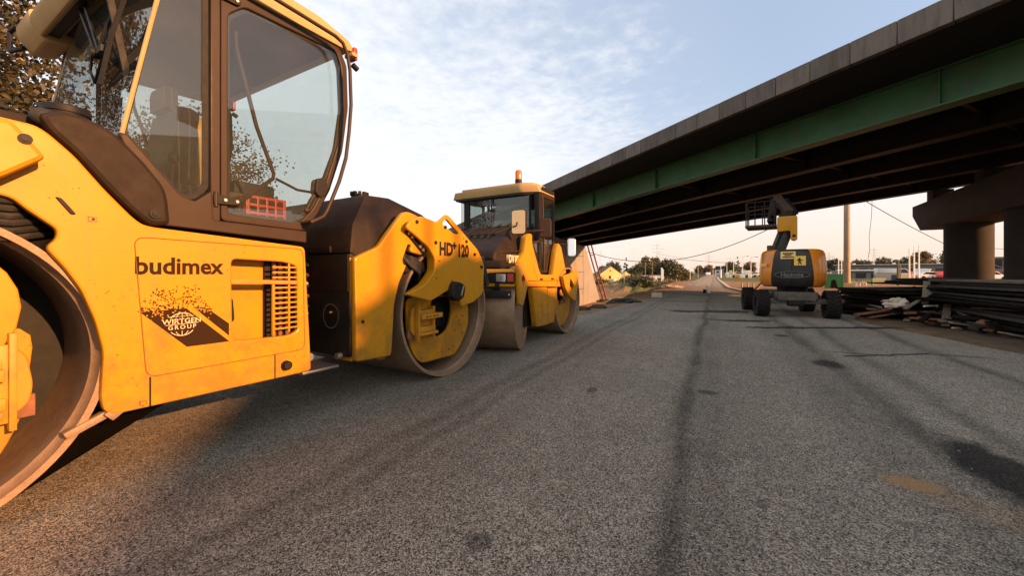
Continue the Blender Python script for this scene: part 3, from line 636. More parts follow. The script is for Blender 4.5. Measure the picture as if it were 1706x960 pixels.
    text('lettering', 'DV 85', .155, 'cream_ink', T, Matrix.Translation((.825, L(4.66), 1.245)) @ Matrix.Rotation(R(4), 4, 'Z') @ SIDE, sx=.80, bold=.004, ext=.022)
    MB().box((0, L(4.70), 1.16), (1.62, .62, .05)).build('bonnet_tray', 'black', T, .01)
    # rear hood
    prof = [(6.50, 1.05, .80), (6.52, 1.60, .70), (6.90, 1.50, .70), (7.30, 1.22, .74), (7.34, 1.05, .78)]
    n = len(prof); m = MB(); va = [(-w, L(y), z) for y, z, w in prof]; vb = [(w, L(y), z) for y, z, w in prof]
    tri = tessellate_polygon([[Vector((p[0], p[1], 0)) for p in prof]])
    m.add(va + vb, [tuple(q) for q in tri] + [tuple(i + n for i in reversed(q)) for q in tri] + [(i, (i + 1) % n, (i + 1) % n + n, i + n) for i in range(n)])
    m.build('rear_hood', 'brown', T, .03)
    MB().box((0, L(6.85), 1.02), (1.7, .9, .06)).build('rear_frame', 'black', T, .01)
    # cab glass, roof
    fw = plate('windscreen', [(-.86, 1.52), (-.86, 2.45), (.60, 2.45), (.60, 1.52)], -L(5.80) - .003, -L(5.80) + .003, 'glass_dark', T, bev=.001, r=.03, mtx=FRONT)
    MB().tube([(-.68, L(5.80), 1.55), (-.68, L(5.80), 2.45)], .03, 8).tube([(.58, L(5.80), 1.55), (.585, L(5.80), 2.45)], .02, 8).build('screen_post', 'black', T)
    MB().tube([(-.62, L(5.77), 1.87), (0, L(5.765), 1.905), (.45, L(5.77), 1.895)], .016, 6).build('screen_seal', 'black', T)
    MB().tube([(-.16, L(5.77), 2.45), (-.16, L(5.765), 1.98)], .010, 6).box((-.16, L(5.77), 2.2), (.08, .03, .03)).build('wiper', 'black', T)
    plate('rear_window', [(-.66, 1.62), (-.66, 2.42), (.66, 2.42), (.66, 1.62)], -L(6.49) - .003, -L(6.49) + .003, 'glass_dark', T, bev=.001, r=.03, mtx=FRONT)
    rf = rnd([(-.98, 5.68), (.47, 5.68), (.775, 5.80), (.765, 6.40), (.60, 6.58), (-.60, 6.58), (-.98, 6.42)], .04)
    ro = MB().prism(rf, lambda p, a: (p[0] * (1.0 if a < 2.5 else .94), L(p[1] + (0.02 if a < 2.5 else .0)), a), 2.45, 2.565).build('cab_roof', 'cream', T, .012)
    MB().prism(rnd([(-.86, 5.80), (.42, 5.80), (.62, 5.92), (.62, 6.34), (.4, 6.48), (-.8, 6.48)], .05), lambda p, a: (p[0], L(p[1]), a), 2.564, 2.635).build('roof_hump', 'cream', ro, .02)
    MB().prism(rf, lambda p, a: (p[0] * .95, L(6.1 + (p[1] - 6.1) * .92), a), 2.42, 2.449).build('headliner', 'liner', ro)
    plate('roof_vent', [(5.86, 2.545), (6.36, 2.535), (6.36, 2.475), (5.86, 2.485)], .772, .778, 'black', ro, bev=.001, r=.005, oy=OY2)
    b = MB().cyl((.14, L(6.2), 2.63), (.14, L(6.2), 2.735), .012, 8).cyl((.14, L(6.2), 2.72), (.14, L(6.2), 2.80), .062, 18).build('beacon_base', 'black', T)
    MB().lathe([(0, 0), (.058, 0), (.060, .13), (.050, .165), (0, .17)], (.14, L(6.2), 2.80), (0, 0, 1), 20, False).build('beacon_lens', 'amber', b)
    # seat and wheel inside
    st = thing_part('seat', T)
    MB().box((0, L(6.15), 1.50), (.46, .30, .12)).build('seat_cushion', 'seat', st, .03)
    MB().box((0, L(6.33), 1.80), (.44, .10, .5)).build('seat_back', 'jacket', st, .04)
    MB().box((.02, L(5.95), 1.62), (.16, .08, .40)).build('console', 'black', T, .02)
    # mirrors on curved arms
    def mirr(x, y, z, wd, h, rot, mat_face, mat_back, arm):
        mm = MB().tube([(X(a), L(b_), c) for a, b_, c in arm], .011, 8).build('mirror_arm', 'bronze', T)
        rm = Matrix.Rotation(R(rot), 4, 'Z')
        def place(o): o.data.transform(Matrix.Translation((X(x), L(y), z)) @ rm)
        o = plate('mirror_shell', [(-wd / 2, -h / 2), (wd / 2, -h / 2), (wd / 2, h / 2), (-wd / 2, h / 2)], -.03, .02, mat_back, mm, bev=.012, r=.045, mtx=FRONT); place(o)
        o = plate('mirror_face', [(-wd / 2 + .012, -h / 2 + .012), (wd / 2 - .012, -h / 2 + .012), (wd / 2 - .012, h / 2 - .012), (-wd / 2 + .012, h / 2 - .012)], .020, .024, mat_face, mm, bev=.001, r=.04, mtx=FRONT); place(o)
    mirr(-2.738, 4.92, 1.835, .225, .36, 10, 'cream_ink', 'black', [(-2.945, 4.95, 1.64), (-2.94, 4.94, 1.72), (-2.86, 4.90, 1.755), (-2.76, 4.875, 1.78), (-2.738, 4.87, 1.83)])
    mirr(-2.57, 5.45, 1.79, .19, .30, 22, 'bronze', 'bronze', [(-2.80, 5.24, 1.67), (-2.76, 5.24, 1.735), (-2.66, 5.32, 1.745), (-2.57, 5.40, 1.75)])
    mirr(-2.60, 6.62, 1.56, .15, .33, 30, 'mirror', 'silver', [(-2.80, 6.44, 1.60), (-2.74, 6.50, 1.62), (-2.62, 6.66, 1.60)])
    # rear drum
    DR = [(.60, -.84), (.60, .84), (.575, .84), (.57, .79), (.555, .78), (.555, -.78), (.57, -.79), (.575, -.84)]
    d = MB().lathe(DR, (X(-3.55), L(6.74), .60), (1, 0, 0), 64).build('drum', 'steel', T)
    for s in (1, -1): MB().cyl((X(-3.55) + s * .5, L(6.74), .6), (X(-3.55) + s * .54, L(6.74), .6), .554, 32).build('drum_web', 'black', d)
    # steered yoke with the other drum
    Y = thing_part('steering_yoke', T); Y.location = (X(-3.51), L(4.70), 0); Y.rotation_euler = (0, 0, R(19))
    MB().lathe(DR, (0, 0, .60), (1, 0, 0), 64).build('drum', 'steel', Y)
    mw = MB()
    for s in (1, -1): mw.cyl((s * .70, 0, .6), (s * .74, 0, .6), .554, 32)
    for s in (1, -1): MB().cyl((s * .76, 0, .6), (s * .80, 0, .6), .553, 40).build('drum_web', 'steel', Y)
    MB().box((0, -.585, 1.035), (1.70, .10, .235)).build('bumper', 'yellow', Y, .03)
    for s in (1, -1):
        plate('lamp_housing', [(s * .855, .955), (s * .855, 1.115), (s * .50, 1.105), (s * .42, 1.06), (s * .50, .965)], .630, .642, 'black', Y, bev=.003, r=.03, mtx=FRONT)
        plate('head_lamp', [(s * .605, .985), (s * .735, .985), (s * .735, 1.085), (s * .605, 1.085)], .640, .655, 'lens', Y, bev=.004, r=.012, mtx=FRONT)
        plate('tail_lamp', [(s * .755, .985), (s * .838, .985), (s * .838, 1.09), (s * .755, 1.09)], .640, .655, 'red', Y, bev=.004, r=.012, mtx=FRONT)
        plate('fork_plate', [(-.64, 1.22), (-.30, 1.255), (-.14, 1.15), (.28, 1.09), (.28, .98), (-.25, .64), (-.51, .68)], s * .855, s * .90, 'yellow', Y, holes=[[(-.36, 1.03), (-.22, 1.08), (-.02, .99), (-.22, .87)]], bev=.01, r=.03)
    MB().box((0, -.62, .82), (1.60, .05, .095)).build('scraper_bar', 'black', Y, .01)
    bl = MB()
    for x in (-.7, .42, .78): bl.cyl((x, -.64, .82), (x, -.655, .82), .012, 8)
    bl.build('bar_bolts', 'silver', Y)
    MB().box((.60, -.60, .90), (.10, .05, .13)).box((.62, -.63, .93), (.06, .05, .06)).build('tow_coupling', 'black', Y, .006)
    MB().box((0, -.53, .76), (1.66, .05, .10)).build('water_bar', 'rust', Y, .01)
    MB().box((0, -.30, 1.22), (1.3, .5, .10)).build('yoke_top', 'black', Y, .02)
make_small_roller()
# ================================================================ articulated boom lift under the bridge
M['orange'] = surf('orange_gelcoat', (0.62, 0.20, 0.012), 0.32, var=0.08, scale=3, dirt=(0.2, 0.09, 0.03), dirt_amt=0.35, coat=0.3)
M['charcoal'] = surf('charcoal_gelcoat', (0.020, 0.021, 0.020), 0.45, spec=0.35, var=0.15, scale=4, dirt=(0.06, 0.052, 0.04), dirt_amt=0.3)
M['emboss'] = surf('embossed_grey', (0.13, 0.125, 0.115), 0.5, var=0.1)
M['axle_grey'] = surf('dusty_grey_casting', (0.075, 0.066, 0.055), 0.75, var=0.25, scale=7, dirt=(0.2, 0.16, 0.11), dirt_amt=0.5)
M['dark_rust'] = surf('dark_rusty_paint', (.045, .024, .014), .8, var=.4, scale=7, dirt=(.12, .06, .02), dirt_amt=.4)
M['tyre'] = surf('dusty_tyre', (0.012, 0.011, 0.010), 0.85, spec=0.2, var=0.35, scale=12, dirt=(0.07, 0.055, 0.04), dirt_amt=0.4)
M['label_yellow'] = surf('yellow_label', (0.75, 0.50, 0.06), 0.5, var=0.05)
M['label_cream'] = surf('cream_label', (0.72, 0.52, 0.20), 0.5, var=0.05)
def make_lift():
    T = thing('boom_lift', 'orange and charcoal boom lift on chunky tyres standing under the bridge', 'boom lift', (1.85, 12.75, 0), R(-8.26))
    CH = Matrix.Rotation(R(13.3), 4, 'Z')
    # turret shell: sections in height
    secs = [(.74, .86), (.80, .94), (.95, .99), (1.15, 1.0), (1.45, .975), (1.60, .945), (1.67, .90), (1.705, .80)]
    def shell(a0, a1, n, mat, name, extra=0.0):
        m = MB(); vs = []; b0, b1 = a0, a1
        for z, k in secs:
            sl = (1.2 - z) * 9
            a0 = b0 + (sl if 0 < b0 < 90 else -sl if -90 < b0 < 0 else 0); a1 = b1 + (sl if 0 < b1 < 90 else -sl if -90 < b1 < 0 else 0)
            for i in range(n + 1):
                a = R(a0 + (a1 - a0) * i / n)
                cx = math.copysign(abs(math.sin(a)) ** .78, math.sin(a)); cy = -math.copysign(abs(math.cos(a)) ** .78, math.cos(a))
                vs.append(((.735 + extra) * k * cx, (.86 + extra) * k * cy, z if extra == 0 else .72 + (z - .72) * .985))
        w = n + 1
        fs = [(j * w + i, j * w + i + 1, (j + 1) * w + i + 1, (j + 1) * w + i) for j in range(len(secs) - 1) for i in range(n)]
        o = len(vs); vs += [(0, 0, secs[0][0]), (0, 0, secs[-1][0])]
        fs += [(i, i + 1, o) for i in range(n)] + [((len(secs) - 1) * w + i, (len(secs) - 1) * w + i + 1, o + 1) for i in range(n)]
        for i in (0, n):     # close the radial ends
            col = [j * w + i for j in range(len(secs))]; fs.append(tuple(col + [o + 1, o]))
        return m.add(vs, fs).build(name, mat, T, 0, smooth=45)
    shell(-29, 29, 18, 'charcoal', 'counterweight')
    shell(30, 160, 26, 'orange', 'side_cover'); shell(-160, -30, 26, 'orange', 'side_cover')
    MB().tube([(0, -.845, .78), (0, -.862, 1.1), (0, -.845, 1.4), (0, -.79, 1.62)], .007, 5).build('cover_seam', 'black', T)
    # embossed name in an oval
    m = MB()
    pr = [((.36) * math.cos(R(a * 10)), .085 * math.sin(R(a * 10))) for a in range(36)]
    bend = lambda x: -.868 + .17 * (abs(x) ** 2.1)
    m.tube([(x, bend(x) - .010, 1.055 + z) for x, z in pr + pr[:1]], .006, 5).build('name_oval', 'emboss', T)
    o = text('lettering', 'Haulotte', .165, 'emboss', T, on_front(0, 1.000, -.880), sx=.80, bold=.003, ext=.006, align='CENTER')
    # stickers
    def sticker(name, x, z, wd, h, mat, tilt=0.0):
        o = plate(name, [(-wd / 2, -h / 2), (wd / 2, -h / 2), (wd / 2, h / 2), (-wd / 2, h / 2)], -.004, .004, mat, T, bev=.0008, r=.004, mtx=FRONT)
        a = math.atan(2 * .17 * 1.05 * x)
        o.data.transform(Matrix.Translation((x, bend(x) + (.035 if z > 1.5 else .012) , z)) @ Matrix.Rotation(R(-12 if z > 1.5 else -4), 4, 'X') @ Matrix.Rotation(a, 4, 'Z') @ Matrix.Translation((0, -.012, 0)))
        return o
    a = sticker('warning_label', -.08, 1.545, .31, .19, 'label_cream')
    m = MB()
    for k, wd in enumerate((.22, .14, .24)): m.box((-.08, bend(-.08) - .002 + .012 * (2 - k) - .002, 1.60 - .045 * k), (wd, .030, .018 if k else .028))
    m.build('label_print', 'rust', a)
    b = sticker('warning_label', .16, 1.405, .235, .235, 'label_yellow')
    yb = bend(.16) - .012
    MB().sph((.15, yb, 1.455), .022, (1, .25, 1), 10).box((.155, yb, 1.405), (.035, .012, .06)).box((.19, yb, 1.425), (.06, .012, .016), Matrix.Rotation(R(25), 3, 'Y')).box((.12, yb, 1.425), (.05, .012, .016), Matrix.Rotation(R(-35), 3, 'Y')).box((.138, yb, 1.35), (.018, .012, .075), Matrix.Rotation(R(16), 3, 'Y')).box((.178, yb, 1.35), (.018, .012, .075), Matrix.Rotation(R(-16), 3, 'Y')).build('pictogram', 'black', b)
    o = plate('side_label', [(-.1, -.035), (.1, -.035), (.1, .035), (-.1, .035)], -.003, .003, 'label_yellow', T, bev=.0006, r=.003, mtx=FRONT)
    o.data.transform(Matrix.Translation((-.592, -.665, 1.31)) @ Matrix.Rotation(R(-52), 4, 'Z') @ Matrix.Translation((0, -.012, 0)))
    MB().cyl((0, 0, .60), (0, 0, .76), .34, 28).build('slewing_ring', 'black', T)
    # chassis
    def cbox(name, c, d, mat, bev=.015):
        m = MB().box(c, d); me = m.mesh(name, bev); me.transform(CH); return link(name, me, mat, T)
    cbox('chassis', (-.14, .12, .52), (.78, 2.3, .20), 'axle_grey')
    cbox('cross_beam', (-.14, -.86, .53), (.90, .24, .17), 'axle_grey', .05)
    cbox('axle', (-.14, -.88, .40), (1.40, .13, .13), 'axle_grey', .03)
    cbox('axle', (-.14, 1.0, .40), (1.40, .13, .13), 'axle_grey', .03)
    cbox('differential', (-.14, -.90, .36), (.36, .22, .18), 'black', .06)
    for x in (-.56, .28):
        m = MB().ring((x, -.80, .42), (x, -.80, .62), .16, .06, 14); me = m.mesh('steering_knuckle', .01); me.transform(CH); link('steering_knuckle', me, 'black', T)
    # wheels
    def wheel():
        prof = [(.16, -.13), (.25, -.15), (.30, -.165), (.318, -.14), (.318, .14), (.30, .165), (.25, .15), (.16, .13)]
        m = MB().lathe(prof, (0, 0, 0), (1, 0, 0), 40)
        for k in range(20):
            for s in (1, -1):
                a = 2 * math.pi * (k + (.25 if s > 0 else -.25)) / 20
                rot = Matrix.Rotation(a, 3, 'X') @ Matrix.Rotation(R(24 * s), 3, 'Z')
                rot2 = Matrix.Rotation(a, 3, 'X')
                m.box(rot2 @ Vector((s * .085, 0, .325)), (.175, .042, .030), rot2 @ Matrix.Rotation(R(26 * s), 3, 'Z'))
        return m.mesh('tyre', 0, smooth=40)
    wm = wheel(); rim = MB().lathe([(0, -.10), (.165, -.10), (.175, -.135), (.175, .135), (.165, .10), (0, .10)], (0, 0, 0), (1, 0, 0), 28, False).mesh('rim', .004)
    for x, y, st in ((-.865, -.88, 2), (.585, -.88, -3), (-.865, 1.0, 0), (.585, 1.0, 0)):
        o = link('wheel', wm, 'tyre', T); o.location = CH @ Vector((x, y, .335)); o.rotation_euler = (random.random(), 0, R(13.3 + st)); o.scale = (.82, 1, 1)
        r = link('rim', rim, 'black', o)
    # booms
    def beam(name, p0, p1, wd, h, mat, bev=.02, par=T):
        p0 = Vector(p0); p1 = Vector(p1); d = (p1 - p0); q = d.to_track_quat('Y', 'Z').to_matrix()
        return MB().box((p0 + p1) / 2, (wd, d.length, h), q).build(name, mat, par, bev)
    beam('lower_boom', (-.34, .20, 1.55), (-.06, .30, 2.42), .26, .22, 'charcoal')
    beam('boom_link', (-.50, .12, 1.60), (-.25, .22, 2.35), .05, .06, 'axle_grey', .008)
    beam('boom_foot', (-.50, .05, 1.55), (-.50, .06, 1.86), .13, .13, 'dark_rust')
    k = MB().prism(rnd([(-.33, 2.23), (-.33, 2.60), (-.30, 2.64), (.10, 2.64), (.12, 2.60), (.12, 2.02), (.04, 1.98), (-.03, 2.02), (-.03, 2.22), (-.06, 2.25)], .02), lambda p, a: (p[0], a, p[1]), .02, .44).build('knuckle', 'yellow', T, .012)
    MB().cyl((.045, .015, 2.10), (.045, .45, 2.10), .042, 16).build('knuckle_pin', 'black', k)
    MB().cyl((-.10, .23, 2.62), (-.10, .23, 2.75), .20, 20).build('rotator', 'black', T, .01)
    beam('upper_boom', (-.06, .15, 2.72), (-.36, 1.00, 3.30), .20, .20, 'dark_rust')
    beam('hose_tray', (.10, .20, 2.72), (-.14, 1.05, 3.26), .10, .08, 'black')
    beam('jib', (-.42, .95, 3.25), (-.50, .62, 2.55), .16, .18, 'black')
    bk = thing_part('basket', T)
    MB().box((-.72, .55, 2.42), (.74, .95, .07)).build('basket_floor', 'dark_rust', bk, .01)
    m = MB()
    for z in (2.75, 3.10):
        m.tube([(-1.07, .10, z), (-.38, .10, z), (-.38, 1.0, z), (-1.07, 1.0, z), (-1.07, .10, z)], .016, 6)
    for x, y in ((-1.07, .10), (-.85, .10), (-.62, .10), (-.38, .10), (-.38, 1.0), (-.72, 1.0), (-1.07, 1.0), (-1.07, .55)):
        m.tube([(x, y, 2.44), (x, y, 3.10)], .015, 6)
    m.build('basket_rail', 'black', bk)
    MB().box((-.45, .55, 2.85), (.12, .4, .30)).build('control_box', 'black', bk, .02)
make_lift()
# ================================================================ bridge, drawn along its own axis
M['concrete'] = surf('weathered_concrete', (0.135, 0.117, 0.100), 0.9, var=0.14, scale=1.2, dirt=(0.045, 0.037, 0.03), dirt_amt=0.8, bump=0.25, bscale=40, fine=0.25, objvar=0.16, streak=True)
M['concrete_pale'] = surf('pale_concrete', (0.27, 0.245, 0.21), 0.9, var=0.12, scale=.8, dirt=(0.14, 0.125, 0.105), dirt_amt=0.6, bump=0.2, bscale=30, fine=0.15, streak=True)
M['soffit'] = surf('shade_dark_soffit', (0.010, 0.008, 0.0065), 0.95, var=0.2, scale=1.5)  # shade below the deck is put into this base colour
M['girder_green'] = surf('green_girder_paint', (0.032, 0.135, 0.055), 0.5, var=0.22, scale=1.6, dirt=(0.10, 0.075, 0.035), dirt_amt=0.5, streak=True)
M['pier'] = surf('shade_dark_pier', (0.026, 0.021, 0.017), 0.9, var=0.25, scale=1.0, dirt=(0.018, 0.015, 0.012), dirt_amt=0.6, bump=0.2, bscale=40, streak=True)  # concrete darkened in its colour for the deep shade around the pier
M['girder_dark'] = surf('shade_dark_girder', (0.017, 0.013, 0.010), 0.6, spec=0.3, var=0.2, scale=2)  # under-deck shade put into the colour of the inner girders
BA = Vector((.8035, -.5953, 0.0346)); BN = Vector((-.5953, -.8035, 0))
BO = Vector((1.45, 15.93, 0))
BR = thing('bridge', 'long concrete and green steel girder bridge crossing above the road', 'bridge', BO)
def bp(a, n, z): return BA * a + BN * n + Vector((0, 0, z))
def blk(m, a0, a1, n0, n1, z0, z1):
    m.hexa([bp(a0, n0, z0), bp(a1, n0, z0), bp(a1, n1, z0), bp(a0, n1, z0)], [bp(a0, n0, z1), bp(a1, n0, z1), bp(a1, n1, z1), bp(a0, n1, z1)]); return m
A0, A1 = -46.0, 80.0
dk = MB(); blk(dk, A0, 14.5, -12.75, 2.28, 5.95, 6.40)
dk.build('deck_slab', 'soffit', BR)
# deck gap added out of view, to let sun onto the smaller roller
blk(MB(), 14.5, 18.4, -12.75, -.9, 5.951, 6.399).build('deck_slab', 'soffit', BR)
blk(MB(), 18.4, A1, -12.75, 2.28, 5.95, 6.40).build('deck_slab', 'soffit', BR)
# edge beams cut into panels by open joints
k = 0; a = -36.0 + .07
while a < 13:
    for n0, n1 in ((2.28, 2.46),):
        blk(MB(), a + .006, a + .834, n0, n1, 5.90, 6.43).build('edge_panel', 'concrete', BR, .010, 1)
    a += .84
blk(MB(), a + .006, 14.49, 2.28, 2.46, 5.90, 6.43).build('edge_panel', 'concrete', BR, .012, 1)
blk(MB(), 18.41, A1, 2.28, 2.46, 5.90, 6.43).build('edge_panel', 'concrete', BR, .012, 1)
blk(MB(), A0, -36.0 + .06, 2.28, 2.46, 5.90, 6.43).build('edge_panel', 'concrete', BR, .012, 1)
blk(MB(), A0, A1, -12.93, -12.75, 5.90, 6.43).build('edge_beam', 'concrete', BR, .012, 1)
for i in range(5):
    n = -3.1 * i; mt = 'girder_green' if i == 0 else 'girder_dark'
    g = blk(MB(), A0, A1, n - .012, n + .012, 5.04, 5.95).build('girder', mt, BR)
    blk(MB(), A0, A1, n - .24, n + .24, 5.0, 5.04).build('flange', mt, g)
    blk(MB(), A0, A1, n - .16, n + .16, 5.915, 5.948).build('upper_flange', mt, g)
    for q in range(-9, 6):
        aa = -.15 + 4.5 * q
        m = MB()
        for sgn in (1, -1): blk(m, aa - .012, aa + .012, n + sgn * .013, n + sgn * .15, 5.042, 5.912)
        m.build('stiffener', mt, g)
for q in range(-9, 6):
    aa = -.15 + 4.5 * q
    for i in range(4):
        blk(MB(), aa - .05, aa + .05, -3.1 * i - 3.0, -3.1 * i - .1, 5.35, 5.60).build('cross_frame', 'girder_dark', BR)
# piers: a row of round columns under a chamfered cap, parallel to the road
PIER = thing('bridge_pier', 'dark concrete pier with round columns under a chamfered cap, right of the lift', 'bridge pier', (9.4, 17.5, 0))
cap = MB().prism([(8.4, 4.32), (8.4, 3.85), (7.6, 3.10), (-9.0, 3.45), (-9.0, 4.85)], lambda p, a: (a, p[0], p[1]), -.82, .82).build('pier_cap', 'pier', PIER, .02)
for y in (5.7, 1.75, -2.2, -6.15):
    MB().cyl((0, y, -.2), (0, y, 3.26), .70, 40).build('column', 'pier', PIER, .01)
for i in range(5):
    n = -3.1 * i
    # where this girder crosses x = 9.4
    a = ((9.4 - BO.x) - BN.x * n) / BA.x; p = BO + bp(a, n, 5.0)
    yl = p.y - 17.5
    if -8.8 < yl < 8.3:
        zc = 4.32 + (8.4 - yl) / 17.4 * .53
        MB().hexa([(-.35, yl - .3, zc - .02), (.35, yl - .3, zc - .02), (.35, yl + .3, zc - .02), (-.35, yl + .3, zc - .02)], [(-.35, yl - .3, p.z - .05), (.35, yl - .3, p.z - .05), (.35, yl + .3, p.z - .05), (-.35, yl + .3, p.z - .05)]).build('bearing_block', 'pier', PIER, .01)
# abutment on the far left with its sloping wing
AB = thing('bridge_abutment', 'pale concrete abutment wall with sloping wing carrying the far bridge end', 'abutment', (-12.6, 36.0, 0))
MB().prism([(-12.3, -3), (12.8, -3), (5.9, 4.0), (5.0, 4.02), (-12.3, 4.75)], lambda p, a: (a, p[0], p[1]), -1.2, 0).build('abutment_wall', 'concrete_pale', AB, .02)
MB().box((-.5, -3.4, 4.35), (.5, 17, .5)).build('bearing_shelf', 'soffit', AB)
jm = MB()
for y in (-9, -6.2, -3.4, -.6, 2.2, 5.0): jm.box((.001, y, .4), (.02, .05, 6.6))
for z in (-.6, 1.2, 2.9): jm.box((.001, -3.4, z), (.02, 17.5 if z > 2 else 17.5, .04))
jm.build('wall_joint', 'soffit', AB)
M['orange_steel'] = surf('orange_formwork_steel', (0.24, 0.055, 0.025), 0.6, var=0.2, scale=3, dirt=(0.15, 0.07, 0.04), dirt_amt=0.5)
fw = thing('formwork_strut', 'orange steel formwork strut leaning along the sloping abutment edge', 'formwork strut', (-12.45, 49.0, -2.4))
for dx in (.0, .35):
    p0 = Vector((dx, .05 + dx, 0)); p1 = Vector((dx, -7.3 + dx, 7.0)); q = (p1 - p0).to_track_quat('Y', 'Z').to_matrix()
    MB().box((p0 + p1) / 2, (.13, (p1 - p0).length, .13), q).build('beam', 'orange_steel', fw)
m = MB()
for k in range(3):
    f = .1 + k * .35; p = Vector((.17, -7.2 * f + .2, 6.9 * f)); m.box(p, (.34, .08, .08))
m.build('rung', 'orange_steel', fw)
MB().box((.1, .3, -.1), (.9, .8, .5)).build('foot_block', 'black', fw, .03)

# unseen platform added on the deck edge to shade the big roller's front
wp_ = blk(MB(), 18.45, 21.0, 2.48, 3.02, 6.30, 6.36).build('shade_platform', 'girder_dark', BR)
m = MB()
for k in range(4): blk(m, 18.5 + k * .8, 18.56 + k * .8, 2.96, 3.02, 6.36, 7.2)
blk(m, 18.45, 21.0, 2.97, 3.01, 7.15, 7.2)
m.build('shade_platform_rail', 'girder_dark', wp_)
# ================================================================ ground and road
def sstep(a, b, x):
    t_ = max(0., min(1., (x - a) / (b - a))); return t_ * t_ * (3 - 2 * t_)
def lerp_tab(tab, y):
    if y <= tab[0][0]: return tab[0][1]
    for (y0, x0), (y1, x1) in zip(tab, tab[1:]):
        if y <= y1: return x0 + (x1 - x0) * (y - y0) / (y1 - y0)
    return tab[-1][1]
LEFT = [(-40, -7.5), (7.6, -7.0), (9.0, -4.2), (9.8, -3.05), (15, -2.63), (20.5, -2.38), (37, -2.33), (74, -2.5), (200, -3.0), (900, -9)]
RIGHT = [(-40, 14.0), (0, 5.5), (4, 4.6), (7.8, 3.68), (9.3, 3.38), (11.3, 2.86), (12.2, 3.0), (14, 3.7), (17, 3.9), (20, 3.2), (23, 2.0), (26, 1.5), (32.6, .80), (73, .46), (200, .9), (900, 4)]
def terr(x, y):
    l = lerp_tab(LEFT, y); r = lerp_tab(RIGHT, y)
    far = 1 - sstep(150, 380, y)
    z = -.03
    if x < l:
        z -= 2.35 * sstep(.5, 6.5, l - x) * far
        z += 0.10 * noise.noise((x * .5, y * .5, 1)) * sstep(0.2, 2, l - x)
    if x > r:
        z += .02 * sstep(0, .4, x - r) + .07 * noise.noise((x * 1.1, y * 1.1, 3)) * sstep(.2, 1.5, x - r)
    # heaps of dug soil on the left, before the house
    for hx, hy, hr, hh in ((-12.5, 62, 5, 1.1), (-9.5, 58, 4, .9), (-16, 66, 6, 1.4), (-6.5, 48, 3, .7), (-5.2, 38, 2.2, .45), (-8, 42, 3, .6), (-4.4, 24, 1.3, .25), (-5.5, 29, 1.6, .35)):
        d2 = ((x - hx) / hr) ** 2 + ((y - hy) / hr) ** 2
        if d2 < 6: z += hh * math.exp(-d2 * 1.2) * (1 + .35 * noise.noise((x * .9, y * .9, 7)))
    return z
M['rig'] = None
def ground_mat():
    m, t, out = nt('earth_and_grass')
    co = coord(t); s = N(t, 'ShaderNodeSeparateXYZ', {0: co})
    n1 = noi(t, co, .35, 6, .6); n2 = noi(t, co, 3.0, 6, .7); n3 = noi(t, co, 28, 3, .6)
    soil = ramp(t, n2, [(.28, (.13, .085, .05)), (.5, (.27, .17, .09)), (.72, (.40, .27, .15))])
    soil = mixc(t, 1.0, soil, ramp(t, n3, [(.3, .6), (.7, 1.0)]), 'MULTIPLY')
    grass = ramp(t, n2, [(.3, (.045, .055, .018)), (.55, (.10, .105, .03)), (.75, (.20, .17, .07))])
    gy = N(t, 'ShaderNodeMapRange', {'Value': s.outputs[1], 'From Min': 50, 'From Max': 75, 'To Min': -.25, 'To Max': .35}).outputs[0]
    gl = N(t, 'ShaderNodeMapRange', {'Value': s.outputs[0], 'From Min': 3, 'From Max': 9, 'To Min': 0, 'To Max': -.04}).outputs[0]
    gs = mth(t, 'MULTIPLY', N(t, 'ShaderNodeMapRange', {'Value': s.outputs[0], 'From Min': -2.6, 'From Max': -4.2}).outputs[0], N(t, 'ShaderNodeMapRange', {'Value': s.outputs[1], 'From Min': 33, 'From Max': 40}).outputs[0])
    gs = mth(t, 'MULTIPLY', gs, N(t, 'ShaderNodeMapRange', {'Value': s.outputs[0], 'From Min': -13, 'From Max': -9, 'To Min': 0, 'To Max': .3}).outputs[0])
    gr_ = mth(t, 'MULTIPLY', N(t, 'ShaderNodeMapRange', {'Value': s.outputs[0], 'From Min': 1.5, 'From Max': 3.0, 'To Max': .17}).outputs[0], N(t, 'ShaderNodeMapRange', {'Value': s.outputs[1], 'From Min': 27, 'From Max': 34}).outputs[0])
    gs = mth(t, 'ADD', gs, gr_)
    f = ramp(t, mth(t, 'ADD', mth(t, 'ADD', n1, gs), mth(t, 'ADD', gy, gl)), [(.50, 0.0), (.62, 1.0)])
    c = mixc(t, f, soil, grass)
    # darker earth to the right of the road under the bridge
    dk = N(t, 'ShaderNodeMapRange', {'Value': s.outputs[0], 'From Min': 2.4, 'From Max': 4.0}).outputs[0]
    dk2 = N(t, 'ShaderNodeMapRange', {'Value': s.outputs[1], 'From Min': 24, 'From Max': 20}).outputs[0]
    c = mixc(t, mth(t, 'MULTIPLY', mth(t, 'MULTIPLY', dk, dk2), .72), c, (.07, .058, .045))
    b = N(t, 'ShaderNodeBsdfPrincipled', {'Base Color': c, 'Roughness': .95, 'Specular IOR Level': .2})
    bp_ = N(t, 'ShaderNodeBump', {'Height': mth(t, 'ADD', n2, mth(t, 'MULTIPLY', n3, .3)), 'Strength': .8, 'Distance': .12}); t.links.new(bp_.outputs[0], b.inputs['Normal'])
    t.links.new(b.outputs[0], out.inputs[0]); return m
M['earth'] = ground_mat()
def axis(dense0, dense1, step, far0, far1, g=1.16):
    v = []; x = dense0
    while x <= dense1: v.append(x); x += step
    s = step; x = dense1
    while x < far1: s *= g; x += s; v.append(x)
    s = step; x = dense0
    while x > far0: s *= g; x -= s; v.insert(0, x)
    return v
xs = axis(-18, 12, .5, -2500, 2500); ys = axis(-6, 70, .5, -600, 4000)
